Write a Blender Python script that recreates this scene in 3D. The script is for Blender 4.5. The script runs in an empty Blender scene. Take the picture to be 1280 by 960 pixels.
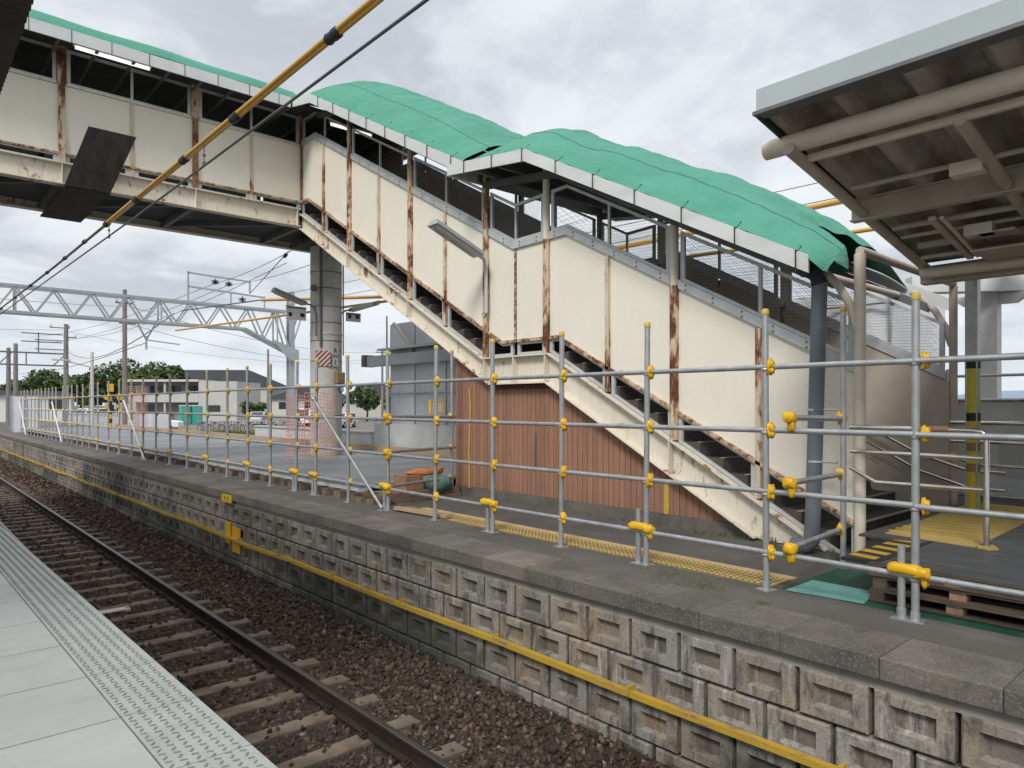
import bpy, math, random
import numpy as np
from mathutils import Vector, Matrix
random.seed(7); rng = np.random.default_rng(7)
PI = math.pi
scn = bpy.context.scene
COL = scn.collection

# ------------------------------------------------------------------ helpers
class MB:
    """collects shapes; build() links them as ONE mesh object"""
    def __init__(s): s.v = []; s.f = []; s.sm = []; s.mi = []; s.cm = 0
    def add(s, vs, fs, smooth=False):
        o = len(s.v); s.v += [tuple(p) for p in vs]
        for f in fs:
            s.f.append([i+o for i in f]); s.sm.append(smooth); s.mi.append(s.cm)
    def box(s, x0, x1, y0, y1, z0, z1):
        s.add([(x0,y0,z0),(x1,y0,z0),(x1,y1,z0),(x0,y1,z0),(x0,y0,z1),(x1,y0,z1),(x1,y1,z1),(x0,y1,z1)],
              [(0,3,2,1),(4,5,6,7),(0,1,5,4),(1,2,6,5),(2,3,7,6),(3,0,4,7)]); return s
    def beam(s, p0, p1, w, h, up=(0,0,1)):
        p0 = Vector(p0); p1 = Vector(p1); d = (p1-p0).normalized(); u = Vector(up)
        if abs(d.dot(u)) > .98: u = Vector((1,0,0))
        a = d.cross(u).normalized()*(w/2); b = a.cross(d).normalized()*(h/2)
        vs = []
        for p in (p0, p1): vs += [p-a-b, p+a-b, p+a+b, p-a+b]
        s.add(vs, [(0,3,2,1),(4,5,6,7),(0,1,5,4),(1,2,6,5),(2,3,7,6),(3,0,4,7)]); return s
    def path(s, pts, r, n=10, cap=True):
        pts = [Vector(p) for p in pts]; k = len(pts)
        rs = r if isinstance(r, (list, tuple)) else [r]*k
        d0 = (pts[1]-pts[0]).normalized(); u = Vector((0,0,1))
        if abs(d0.dot(u)) > .95: u = Vector((1,0,0))
        a = d0.cross(u).normalized(); vs = []; fs = []
        for i, p in enumerate(pts):
            if i == 0: d = pts[1]-pts[0]
            elif i == k-1: d = pts[-1]-pts[-2]
            else: d = (pts[i+1]-pts[i]).normalized()+(pts[i]-pts[i-1]).normalized()
            d.normalize(); a = (a-d*a.dot(d)).normalized(); b = d.cross(a)
            for j in range(n):
                t = 2*PI*j/n; vs.append(p+(a*math.cos(t)+b*math.sin(t))*rs[i])
        for i in range(k-1):
            for j in range(n):
                fs.append((i*n+j, i*n+(j+1)%n, (i+1)*n+(j+1)%n, (i+1)*n+j))
        s.add(vs, fs, True)
        if cap:
            s.add(vs[:n], [tuple(range(n-1,-1,-1))]); s.add(vs[-n:], [tuple(range(n))])
        return s
    def tube(s, p0, p1, r, n=10, r2=None): return s.path([p0, p1], [r, r if r2 is None else r2], n)
    def prism(s, pts, axis, a0, a1):
        n = len(pts)
        def m(p, a): return {'x':(a,p[0],p[1]), 'y':(p[0],a,p[1]), 'z':(p[0],p[1],a)}[axis]
        s.add([m(p,a0) for p in pts]+[m(p,a1) for p in pts],
              [tuple(range(n-1,-1,-1)), tuple(range(n,2*n))]+[(i,(i+1)%n,n+(i+1)%n,n+i) for i in range(n)]); return s
    def ball(s, c, r, n=10, m=7, jit=0):
        r = r if isinstance(r, (list, tuple)) else (r,r,r); vs = []; fs = []
        for i in range(m+1):
            ph = PI*i/m
            for j in range(n):
                t = 2*PI*j/n; k = 1+random.uniform(-jit, jit)
                vs.append((c[0]+r[0]*k*math.sin(ph)*math.cos(t), c[1]+r[1]*k*math.sin(ph)*math.sin(t), c[2]+r[2]*k*math.cos(ph)))
        for i in range(m):
            for j in range(n): fs.append((i*n+j, (i+1)*n+j, (i+1)*n+(j+1)%n, i*n+(j+1)%n))
        s.add(vs, fs, True); return s
    def lump(s, c, r, seed=0, n=14, m=10, a=.16, p=.75):
        vs = []; fs = []; sg = lambda t: math.copysign(abs(t)**p, t)
        for i in range(m+1):
            ph = PI*i/m
            for j in range(n):
                t = 2*PI*j/n; k = 1+a*(math.sin(3*t+seed)*math.sin(2*ph+seed*1.7)+.6*math.sin(5*t+2*seed)*math.sin(3*ph))
                vs.append((c[0]+r[0]*k*sg(math.sin(ph)*math.cos(t)), c[1]+r[1]*k*sg(math.sin(ph)*math.sin(t)), c[2]+r[2]*k*sg(math.cos(ph))))
        for i in range(m):
            for j in range(n): fs.append((i*n+j, (i+1)*n+j, (i+1)*n+(j+1)%n, i*n+(j+1)%n))
        s.add(vs, fs, True); return s
    def grid(s, fn, nu, nv, smooth=True):
        vs = [fn(i/nu, j/nv) for j in range(nv+1) for i in range(nu+1)]
        s.add(vs, [(j*(nu+1)+i, j*(nu+1)+i+1, (j+1)*(nu+1)+i+1, (j+1)*(nu+1)+i) for j in range(nv) for i in range(nu)], smooth); return s
    def build(s, name, mat, parent=None, org=None, bevel=0, fix=True):
        o3 = Vector(org) if org is not None else (Vector(BASE[parent]) if parent in BASE else Vector((0,0,0)))
        me = bpy.data.meshes.new(name); me.from_pydata([tuple(Vector(p)-o3) for p in s.v], [], s.f)
        me.polygons.foreach_set('use_smooth', s.sm)
        mats = mat if isinstance(mat, list) else [mat]
        for m_ in mats: me.materials.append(m_)
        if len(mats) > 1: me.polygons.foreach_set('material_index', s.mi)
        ob = bpy.data.objects.new(name, me); COL.objects.link(ob)
        if parent is not None:
            ob.parent = parent; BASE[ob] = BASE.get(parent, (0,0,0))
        elif org is not None: ob.location = org
        if fix:
            import bmesh
            bm = bmesh.new(); bm.from_mesh(me); bmesh.ops.recalc_face_normals(bm, faces=bm.faces); bm.to_mesh(me); bm.free()
        if bevel:
            b = ob.modifiers.new('edge', 'BEVEL'); b.width = bevel; b.segments = 2; b.limit_method = 'ANGLE'
        return ob
BASE = {}
def tag(o, label, cat, group=None, kind=None):
    o['label'] = label; o['category'] = cat
    if group: o['group'] = group
    if kind: o['kind'] = kind
    return o
def T(name, label, cat, loc=(0,0,0), group=None, kind=None):
    o = bpy.data.objects.new(name, None); COL.objects.link(o); o.location = loc; o.empty_display_size = .2
    BASE[o] = tuple(loc); return tag(o, label, cat, group, kind)
def struct(o): o['kind'] = 'structure'; return o
def dup(root, loc, rotz=0, label=None):
    r = root.copy(); COL.objects.link(r); r.location = loc; r.rotation_euler = (0,0,rotz)
    if label: r['label'] = label
    for ch in list(root.children):
        c = ch.copy(); COL.objects.link(c); c.parent = r
        for g in list(ch.children):
            d = g.copy(); COL.objects.link(d); d.parent = c
    return r
def bulk(name, V, F, mat, smooth=False):
    V = np.asarray(V, np.float32); F = np.asarray(F, np.int32); k = F.shape[1]
    me = bpy.data.meshes.new(name); me.vertices.add(len(V)); me.vertices.foreach_set('co', V.ravel())
    me.loops.add(F.size); me.loops.foreach_set('vertex_index', F.ravel())
    me.polygons.add(len(F)); me.polygons.foreach_set('loop_start', np.arange(0, F.size, k, dtype=np.int32))
    if smooth: me.polygons.foreach_set('use_smooth', np.ones(len(F), bool))
    me.update(calc_edges=True); me.materials.append(mat)
    ob = bpy.data.objects.new(name, me); COL.objects.link(ob); return ob
def lin(pts, y):
    if y <= pts[0][0]:
        a, b = pts[0], pts[1]; return a[1]+(b[1]-a[1])*(y-a[0])/(b[0]-a[0])
    for a, b in zip(pts, pts[1:]):
        if y <= b[0]: return a[1]+(b[1]-a[1])*(y-a[0])/(b[0]-a[0])
    return pts[-1][1]
def span(pts, ya, yb):
    ys = [ya]+[p[0] for p in pts if ya+1e-4 < p[0] < yb-1e-4]+[yb]
    return [(y, lin(pts, y)) for y in ys]

# ------------------------------------------------------------------ materials
class N:
    def __init__(s, name):
        s.m = bpy.data.materials.new(name); s.m.use_nodes = True; s.t = s.m.node_tree
        s.b = s.t.nodes['Principled BSDF']; s.tc = s.n('ShaderNodeTexCoord')
    def n(s, k, **kw):
        x = s.t.nodes.new(k)
        for a, v in kw.items(): setattr(x, a, v)
        return x
    def l(s, a, b): s.t.links.new(a, b)
    def noise(s, scale, detail=6, stretch=(1,1,1), rough=.6, dist=0, off=(0,0,0)):
        mp = s.n('ShaderNodeMapping'); mp.inputs['Scale'].default_value = stretch; mp.inputs['Location'].default_value = off
        s.l(s.tc.outputs['Object'], mp.inputs[0])
        x = s.n('ShaderNodeTexNoise'); x.inputs['Scale'].default_value = scale; x.inputs['Detail'].default_value = detail
        x.inputs['Roughness'].default_value = rough; x.inputs['Distortion'].default_value = dist
        s.l(mp.outputs[0], x.inputs['Vector']); return x.outputs['Fac']
    def ramp(s, fac, a, b, va=0., vb=1.):
        r = s.n('ShaderNodeMapRange'); r.inputs[1].default_value = a; r.inputs[2].default_value = b
        r.inputs[3].default_value = va; r.inputs[4].default_value = vb; s.l(fac, r.inputs[0]); return r.outputs[0]
    def mix(s, fac, a, b, mode='MIX'):
        x = s.n('ShaderNodeMix', data_type='RGBA', blend_type=mode)
        for sock, v in ((x.inputs[0], fac), (x.inputs[6], a), (x.inputs[7], b)):
            if hasattr(v, 'is_linked') or hasattr(v, 'links'): s.l(v, sock)
            elif isinstance(v, (int, float)): sock.default_value = v
            else: sock.default_value = (*v, 1)
        return x.outputs[2]
    def math(s, op, a, b):
        x = s.n('ShaderNodeMath', operation=op)
        for i, v in enumerate((a, b)):
            if isinstance(v, (int, float)): x.inputs[i].default_value = v
            else: s.l(v, x.inputs[i])
        return x.outputs[0]
    def island(s): return s.n('ShaderNodeNewGeometry').outputs['Random Per Island']
    def bump(s, h, strength=.3, dist=.01):
        b = s.n('ShaderNodeBump'); b.inputs['Strength'].default_value = strength; b.inputs['Distance'].default_value = dist
        s.l(h, b.inputs['Height']); s.l(b.outputs[0], s.b.inputs['Normal'])
    def out(s, col, rough=.7, metal=0., spec=.3):
        if isinstance(col, (tuple, list)): s.b.inputs['Base Color'].default_value = (*col, 1)
        else: s.l(col, s.b.inputs['Base Color'])
        if isinstance(rough, (int, float)): s.b.inputs['Roughness'].default_value = rough
        else: s.l(rough, s.b.inputs['Roughness'])
        s.b.inputs['Metallic'].default_value = metal; s.b.inputs['Specular IOR Level'].default_value = spec
        return s.m
def plain(name, c1, c2=None, scale=4, rough=.7, metal=0, bump=0, bscale=40, stretch=(1,1,1), isl=0, spec=.3, lo=.35, hi=.65, bdist=.01):
    s = N(name); c2 = c2 or tuple(x*.75 for x in c1)
    c = s.mix(s.ramp(s.noise(scale, 8, stretch), lo, hi), c1, c2)
    if isl: c = s.mix(1., c, s.mix(s.island(), (1-isl,)*3, (1+isl*.5,)*3), 'MULTIPLY')
    if bump: s.bump(s.noise(bscale, 6, stretch), bump, bdist)
    return s.out(c, rough, metal, spec)
RUST1, RUST2, RUST3 = (.17,.072,.038), (.075,.034,.023), (.36,.20,.11)
def rusty(name, paint, paint2, lo, hi, scale=9, stretch=(1,1,.45), rough=.6):
    s = N(name)
    base = s.mix(s.ramp(s.noise(3, 6, (1,1,.25)), .35, .7), paint, paint2)
    base = s.mix(s.ramp(s.noise(26, 5, (1,1,.12)), .55, .75, 0, .45), base, RUST3)
    f = s.math('ADD', s.math('MULTIPLY', s.noise(scale, 9, stretch, .68, .3), .65), s.math('MULTIPLY', s.noise(1.3, 3, (1,1,1), .5), .35))
    rust = s.mix(s.ramp(s.noise(22, 7), .35, .65), RUST1, RUST2)
    edge = s.ramp(f, lo-.03, lo+.02); core = s.ramp(f, lo+.005, hi)
    c = s.mix(edge, base, RUST3); c = s.mix(core, c, rust)
    s.bump(s.math('SUBTRACT', s.noise(60, 5), s.math('MULTIPLY', core, .6)), .35, .006)
    return s.out(c, s.ramp(core, 0, 1, rough, .92))
M = {}
s = N('cream_panel_paint')   # thin sheet panels, faint vertical streaks and grime
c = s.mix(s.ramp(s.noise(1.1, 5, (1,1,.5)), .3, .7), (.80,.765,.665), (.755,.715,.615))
c = s.mix(s.ramp(s.noise(30, 4, (1,1,.035)), .55, .85, 0, .16), c, (.55,.47,.35))
c = s.mix(s.ramp(s.noise(13, 5, (1,1,.05), .6, 0, (3,1,2)), .66, .80, 0, .3), c, (.45,.29,.15))
c = s.mix(s.ramp(s.noise(40, 6), .66, .72, 0, .7), c, (.30,.16,.08))
s.bump(s.noise(1.6, 2, (1,1,.6)), .25, .02); M['panel'] = s.out(c, .5)
M['cream'] = rusty('cream_steel', (.72,.675,.57), (.64,.59,.49), .59, .68)
M['cream_rail'] = rusty('cream_rusty_rail', (.60,.50,.38), (.50,.38,.26), .49, .57, 14, (1,1,1))
M['rusty'] = rusty('flaking_rusty_paint', (.62,.53,.40), (.53,.40,.28), .495, .56, 10, (1,1,.35))
M['joint_paint'] = rusty('lightly_rusted_paint', (.64,.56,.44), (.56,.45,.33), .53, .60, 10, (1,1,.3))
M['redrust'] = rusty('red_rust', (.20,.06,.04), (.13,.04,.028), .47, .56, 10, (1,1,.4), .8)
M['cream_pipe'] = plain('cream_pipe_paint', (.70,.63,.54), (.61,.54,.45), 5, .45, bump=.05, lo=.3, hi=.75)
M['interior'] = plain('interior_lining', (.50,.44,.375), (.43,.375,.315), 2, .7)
M['alu'] = plain('aluminium_frame', (.55,.57,.58), (.45,.47,.48), 6, .45, .15)
M['fascia'] = plain('fascia_sheet', (.66,.68,.68), (.57,.59,.59), 3, .5, .1, stretch=(1,.4,2))
M['fascia_blue'] = plain('blue_grey_fascia', (.42,.475,.49), (.38,.43,.445), 1.5, .5)
M['dark_under'] = plain('dark_underside', (.075,.078,.08), (.05,.052,.055), 2, .8)
M['dark_brown'] = plain('dark_brown_sheet', (.06,.054,.045), (.045,.04,.034), 2, .85)
s = N('rusted_roof_underside')
c = s.mix(s.ramp(s.noise(2.2, 7, (.6,1.6,1)), .4, .62), (.42,.385,.355), (.25,.20,.17))
c = s.mix(s.ramp(s.noise(7, 6), .58, .68, 0, .6), c, (.46,.38,.33)); M['roof_under'] = s.out(c, .85)
M['beige_steel'] = plain('beige_canopy_steel', (.52,.455,.39), (.43,.37,.31), 4, .55)
s = N('green_tarp')
c = s.mix(s.ramp(s.noise(1.5, 5), .35, .7), (.072,.285,.205), (.055,.235,.165))
c = s.mix(s.ramp(s.noise(5, 5, (1,.25,1)), .55, .8, 0, .35), c, (.065,.29,.205))
cr = s.math('ABSOLUTE', s.math('SUBTRACT', s.noise(2.2, 3, (1,.55,1), .55, 1.6), .5), 0); cr2 = s.math('ABSOLUTE', s.math('SUBTRACT', s.noise(6, 3, (.5,1.2,1), .6, 1.), .5), 0)
s.bump(s.math('ADD', s.math('MULTIPLY', s.ramp(cr, 0, .12), .5), s.math('ADD', s.math('MULTIPLY', s.ramp(cr2, 0, .10), .16), s.math('MULTIPLY', s.noise(150, 2), .05))), .38, .05)
c = s.mix(s.ramp(s.noise(3.2, 8, (1,.7,1), .7, .5, (4,1,2)), .57, .72, 0, .3), c, (.10,.25,.185))
c = s.mix(s.ramp(s.noise(24, 6), .66, .72, 0, .5), c, (.06,.12,.09))
M['tarp'] = s.out(c, .6, 0, .2)
M['rope'] = plain('dark_rope', (.03,.03,.03), (.05,.045,.04), 30, .9)
s = N('tongue_groove_cladding')
c = s.mix(s.ramp(s.noise(9, 7, (1,3,.12), .6, 1.2), .35, .65), (.335,.185,.125), (.265,.138,.09))
c = s.mix(1., c, s.mix(s.island(), (.9,.89,.89), (1.08,1.08,1.08)), 'MULTIPLY')
c = s.mix(s.ramp(s.noise(35, 5, (1,1,.2)), .62, .75, 0, .5), c, (.30,.18,.13))
s.bump(s.noise(30, 5, (1,2,.08)), .25, .004); M['clad'] = s.out(c, .62)
M['wood_trim'] = plain('red_brown_trim', (.12,.045,.035), (.08,.032,.026), 6, .6)
s = N('weathered_concrete')
c = s.mix(s.ramp(s.noise(3, 8), .35, .65), (.34,.32,.28), (.26,.245,.215))
c = s.mix(s.ramp(s.noise(9, 6, (1,1,.08)), .52, .75, 0, .55), c, (.15,.14,.12))
s.bump(s.noise(50, 5), .2, .004); M['concrete'] = s.out(c, .85)
s = N('pillar_concrete')
c = s.mix(s.ramp(s.noise(3, 8), .35, .65), (.58,.555,.505), (.48,.46,.42))
c = s.mix(s.ramp(s.noise(8, 6, (1,1,.06)), .55, .75, 0, .6), c, (.14,.135,.125)); M['pillar'] = s.out(c, .85)
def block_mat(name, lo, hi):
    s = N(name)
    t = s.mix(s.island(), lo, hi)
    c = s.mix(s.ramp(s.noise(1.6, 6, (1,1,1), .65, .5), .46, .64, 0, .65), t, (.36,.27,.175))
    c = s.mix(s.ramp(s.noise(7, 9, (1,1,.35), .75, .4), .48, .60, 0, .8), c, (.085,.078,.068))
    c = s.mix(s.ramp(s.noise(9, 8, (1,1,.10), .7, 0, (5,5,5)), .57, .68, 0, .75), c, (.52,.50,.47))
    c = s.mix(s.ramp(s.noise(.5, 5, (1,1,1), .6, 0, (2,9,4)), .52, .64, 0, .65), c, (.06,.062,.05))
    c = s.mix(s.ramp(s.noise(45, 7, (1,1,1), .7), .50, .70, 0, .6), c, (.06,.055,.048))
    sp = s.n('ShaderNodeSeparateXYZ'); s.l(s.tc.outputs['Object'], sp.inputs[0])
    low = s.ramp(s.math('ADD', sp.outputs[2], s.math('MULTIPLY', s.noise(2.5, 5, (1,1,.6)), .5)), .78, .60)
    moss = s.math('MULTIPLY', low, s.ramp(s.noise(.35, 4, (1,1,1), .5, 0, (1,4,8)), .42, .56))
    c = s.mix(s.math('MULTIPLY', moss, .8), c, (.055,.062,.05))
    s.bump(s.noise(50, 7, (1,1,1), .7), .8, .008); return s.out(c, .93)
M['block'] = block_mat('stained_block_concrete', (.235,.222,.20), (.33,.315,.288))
M['recess'] = block_mat('dark_recess_concrete', (.15,.135,.118), (.215,.195,.17))  # same block mix over a darker base, for the recess faces
M['joint'] = plain('dark_joint_mortar', (.05,.045,.04), (.085,.08,.07), 12, .95)
s = N('coping_concrete')
c = s.mix(s.ramp(s.noise(2.6, 8, (1,1,1), .65, .4), .36, .62), (.155,.142,.124), (.088,.081,.073))
c = s.mix(s.ramp(s.noise(70, 4), .54, .68, 0, .8), c, (.26,.24,.21))
c = s.mix(s.ramp(s.noise(1.1, 5, (1,1,1), .6, 0, (7,3,1)), .52, .68, 0, .6), c, (.20,.165,.125))
c = s.mix(1., c, s.mix(s.island(), (.85,)*3, (1.12,)*3), 'MULTIPLY')
s.bump(s.noise(90, 6), .7, .006); M['coping'] = s.out(c, .93)
s = N('platform_asphalt')
c = s.mix(s.ramp(s.noise(.9, 6), .35, .65), (.120,.112,.102), (.086,.081,.076))
c = s.mix(s.ramp(s.noise(2.3, 7, (1,.5,1), .65, .5, (1,6,2)), .55, .70, 0, .55), c, (.165,.15,.128))
c = s.mix(s.ramp(s.noise(.7, 6, (1,.6,1), .6, .3, (5,2,2)), .54, .68, 0, .5), c, (.058,.056,.052))
c = s.mix(s.ramp(s.noise(150, 3), .55, .72, 0, .75), c, (.22,.21,.20))
s.bump(s.noise(170, 3), .8, .004); M['asphalt'] = s.out(c, .92)
s = N('pale_platform_slab')
c = s.mix(s.ramp(s.noise(1.4, 7), .35, .65), (.40,.415,.405), (.345,.36,.35))
c = s.mix(s.ramp(s.noise(6, 7, (.5,1.6,1), .65), .55, .75, 0, .4), c, (.27,.28,.275))
c = s.mix(s.ramp(s.noise(60, 4), .68, .73, 0, .5), c, (.17,.165,.16))
c = s.mix(s.ramp(s.noise(2.2, 6, (.4,1.2,1), .7, .8, (3,3,3)), .56, .70, 0, .35), c, (.25,.245,.235))
c = s.mix(s.ramp(s.noise(24, 6, (1,1,1), .6), .66, .72, 0, .4), c, (.25,.25,.24))
c = s.mix(1., c, s.mix(s.island(), (.93,)*3, (1.04,)*3), 'MULTIPLY')
s.bump(s.noise(120, 4), .15, .003); M['slab'] = s.out(c, .75)
M['edge_slab'] = plain('edge_slab', (.37,.39,.38), (.31,.33,.32), 5, .7, bump=.15, bscale=90)
M['edge_bar'] = plain('grey_green_bar', (.15,.175,.168), (.21,.235,.228), 9, .7)
s = N('ballast_stone')
t = s.mix(s.ramp(s.island(), 0, .55), (.027,.017,.012), (.070,.046,.034)); t = s.mix(s.ramp(s.island(), .6, 1.), t, (.15,.105,.08))
c = s.mix(s.ramp(s.noise(.8, 4), .45, .68, 0, .5), t, (.078,.060,.050))
c = s.mix(s.ramp(s.island(), .975, .99, 0, .8), c, (.20,.18,.165))
s.bump(s.noise(60, 4), .5, .01); M['stone'] = s.out(c, .9)
s = N('ballast_bed')
c = s.mix(s.ramp(s.noise(30, 6), .4, .62), (.075,.054,.044), (.028,.02,.017))
s.bump(s.noise(26, 6), 1., .05); M['bed'] = s.out(c, .95)
s = N('sleeper_concrete')
c = s.mix(s.ramp(s.noise(4, 8), .35, .68), (.215,.175,.135), (.12,.09,.068))
c = s.mix(s.ramp(s.noise(.9, 3), .45, .7, 0, .5), c, (.06,.045,.036))
s.bump(s.noise(60, 5), .4, .005); M['sleeper'] = s.out(c, .9)
s = N('rail_steel_side')
c = s.mix(s.ramp(s.noise(9, 7, (1,.2,1)), .35, .65), (.052,.036,.028), (.028,.02,.017)); M['rail'] = s.out(c, .75, .2)
M['railtop'] = plain('polished_rail_head', (.16,.145,.135), (.10,.085,.075), 4, .38, .85, stretch=(1,.1,1))
s = N('galvanised_pipe')
c = s.mix(s.ramp(s.noise(9, 6, (1,1,.6)), .35, .65), (.46,.475,.485), (.34,.352,.362))
c = s.mix(s.ramp(s.noise(40, 5), .58, .72, 0, .55), c, (.19,.18,.165))
c = s.mix(s.ramp(s.noise(6, 7, (1,1,1), .7, 0, (3,1,7)), .58, .68, 0, .5), c, (.55,.55,.54))
M['galv'] = s.out(c, s.ramp(s.noise(20, 4), .3, .7, .30, .5), .55, .5)
M['steel_bright'] = plain('stainless_rail', (.60,.57,.53), (.48,.45,.42), 12, .22, .9)
M['yellow'] = plain('yellow_plastic', (.78,.47,.012), (.66,.37,.012), 8, .4, bump=.1, bscale=25, spec=.5, isl=.2)
M['yellow_old'] = plain('faded_yellow_plastic', (.55,.40,.07), (.42,.30,.07), 14, .6)
M['yellow_pipe'] = rusty('yellow_conduit', (.50,.33,.03), (.40,.27,.05), .57, .66, 14, (1,.3,1))
M['yellow_tile'] = plain('yellow_tactile_tile', (.27,.20,.085), (.18,.14,.075), 9, .8, bump=.3, bscale=90)
M['yellow_mat'] = plain('yellow_rubber_mat', (.50,.37,.12), (.41,.30,.10), 3, .75)
M['yellow_stud'] = plain('yellow_tile_stud', (.50,.36,.12), (.40,.29,.11), 7, .8)
M['orange_line'] = plain('orange_line', (.50,.36,.20), (.42,.30,.165), 7, .8)
M['downpipe'] = plain('blue_grey_downpipe', (.155,.175,.20), (.125,.142,.165), 3, .42)
s = N('yellow_cable_sheath')
c = s.mix(s.ramp(s.noise(2.5, 5, (1,.3,1)), .35, .7), (.55,.30,.035), (.62,.40,.15)); M['sheath'] = s.out(c, .4)
M['sheath_old'] = plain('weathered_cable_sheath', (.20,.155,.11), (.13,.105,.08), 9, .6)
M['black'] = plain('black_rubber', (.018,.02,.022), (.03,.032,.035), 9, .55)
M['wire'] = plain('grey_wire', (.14,.145,.15), (.10,.105,.11), 3, .5, .4)
s = N('dark_stained_board')
c = s.mix(s.ramp(s.noise(7, 8, (1,1,.22), .7), .35, .65), (.045,.033,.028), (.018,.014,.013))
c = s.mix(s.ramp(s.noise(14, 6, (1,1,.1)), .64, .74, 0, .6), c, (.13,.11,.095)); M['board'] = s.out(c, .7)
s = N('grey_deck_board')
c = s.mix(s.ramp(s.noise(1.5, 7, (.35,1.2,1), .65), .35, .65), (.25,.265,.275), (.17,.18,.19))
c = s.mix(1., c, s.mix(s.island(), (.85,)*3, (1.1,)*3), 'MULTIPLY')
s.bump(s.noise(40, 4), .1, .003); M['deck'] = s.out(c, .6)
s = N('dark_deck_board')
c = s.mix(s.ramp(s.noise(2.4, 7, (1.4,.5,1), .7), .35, .65), (.085,.09,.093), (.055,.058,.06))
c = s.mix(s.ramp(s.noise(7, 7, (1.5,.3,1)), .58, .70, 0, .6), c, (.19,.20,.205)); M['deck_dark'] = s.out(c, .5)
M['timber'] = plain('pale_timber', (.42,.33,.22), (.33,.245,.155), 7, .75, stretch=(3,.3,3))
M['timber_old'] = plain('weathered_timber', (.24,.175,.125), (.14,.105,.08), 8, .8, stretch=(3,.5,3), isl=.3)
M['pallet'] = plain('pallet_wood', (.13,.095,.072), (.065,.05,.04), 8, .8, stretch=(3,.5,3), isl=.4)
M['pallet_block'] = plain('pallet_block_wood', (.36,.215,.13), (.25,.145,.09), 12, .8)
M['green_dark'] = plain('dark_green_sheet', (.022,.085,.055), (.015,.06,.042), 3, .55)
M['post_yellow'] = plain('yellow_post_wrap', (.62,.50,.03), (.5,.4,.03), 5, .55)
M['sack'] = plain('green_grey_sack', (.13,.24,.19), (.08,.16,.13), 9, .8, bump=.4, bscale=20)
M['teal'] = plain('teal_sheet', (.16,.36,.34), (.12,.29,.28), 5, .5)
s = N('grey_scaffold_sheet')
c = s.mix(s.ramp(s.noise(1., 5), .35, .65), (.72,.74,.76), (.62,.64,.665))
s.bump(s.noise(1.5, 4, (1,1,.5), .5, .8), .35, .05); M['sheet'] = s.out(c, .55)
M['sheet_dark'] = plain('grey_mesh_sheet', (.60,.61,.61), (.50,.51,.51), 2, .7)
M['grey_wall'] = plain('grey_render', (.50,.50,.48), (.42,.42,.40), .6, .85, lo=.3, hi=.7)
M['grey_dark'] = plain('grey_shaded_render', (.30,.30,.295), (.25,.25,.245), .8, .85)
M['white'] = plain('white_paint', (.72,.73,.73), (.62,.63,.63), 4, .5)
M['off_white'] = plain('off_white_plate', (.58,.57,.54), (.5,.49,.46), 6, .6)
M['light_grey_steel'] = plain('light_grey_steel', (.44,.47,.49), (.36,.39,.41), 2, .5, .2)
M['pole'] = plain('concrete_pole', (.24,.225,.205), (.18,.17,.155), 2, .85)
M['dark_steel'] = plain('dark_grey_steel', (.17,.175,.18), (.12,.125,.13), 2, .6, .2)
M['roof_tile'] = plain('dark_roof', (.04,.043,.052), (.055,.058,.067), 2, .9, spec=.1)
M['glass_dark'] = plain('dark_window', (.03,.035,.04), (.05,.055,.06), 3, .15, spec=.5)
M['tyre'] = plain('tyre_rubber', (.02,.02,.02), (.03,.03,.03), 9, .8)
M['toilet'] = plain('green_plastic', (.03,.42,.33), (.02,.34,.27), 3, .45)
M['red'] = plain('red_paint', (.33,.055,.06), (.26,.045,.05), 7, .55)
M['orange'] = plain('orange_plastic', (.58,.23,.10), (.42,.15,.06), 12, .6)
M['net'] = plain('faded_orange_net', (.66,.36,.30), (.56,.27,.22), 5, .8)
M['bronze'] = plain('brown_steel_box', (.27,.19,.09), (.2,.14,.07), 6, .6)
M['step'] = plain('dark_stair_step', (.10,.085,.075), (.065,.056,.05), 3, .8)
M['earth'] = plain('yard_gravel', (.22,.20,.17), (.15,.14,.12), .3, .95, bump=.3, bscale=8)
M['grassmat'] = plain('dry_grass', (.16,.17,.05), (.09,.12,.035), 1.5, .9, isl=.5)
M['field'] = plain('distant_ground', (.10,.11,.07), (.15,.14,.11), .02, .95)
M['hill'] = plain('blue_hill', (.22,.30,.38), (.19,.26,.33), .002, 1)
def leafmat(name, a, b):
    s = N(name); c = s.mix(s.island(), a, b); c = s.mix(s.ramp(s.noise(.35, 3), .4, .65, 0, .6), c, tuple(x*.6 for x in a)); return s.out(c, .7)
M['leaf1'] = leafmat('leaf_dark_green', (.048,.080,.030), (.105,.16,.055))
M['leaf2'] = leafmat('leaf_mid_green', (.06,.095,.03), (.14,.19,.07))
M['bark'] = plain('bark', (.09,.07,.05), (.06,.045,.035), 6, .9)
M['weed'] = leafmat('weed_blades', (.07,.11,.025), (.17,.20,.06))
s = N('lit_tube'); s.b.inputs['Emission Color'].default_value = (1,.97,.9,1); s.b.inputs['Emission Strength'].default_value = .75
M['tube'] = s.out((.8,.8,.77), .4)
s = N('hazard_bands')   # yellow and black diagonal
M['hazy'] = s.out((.55,.33,.03), .6)

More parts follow.
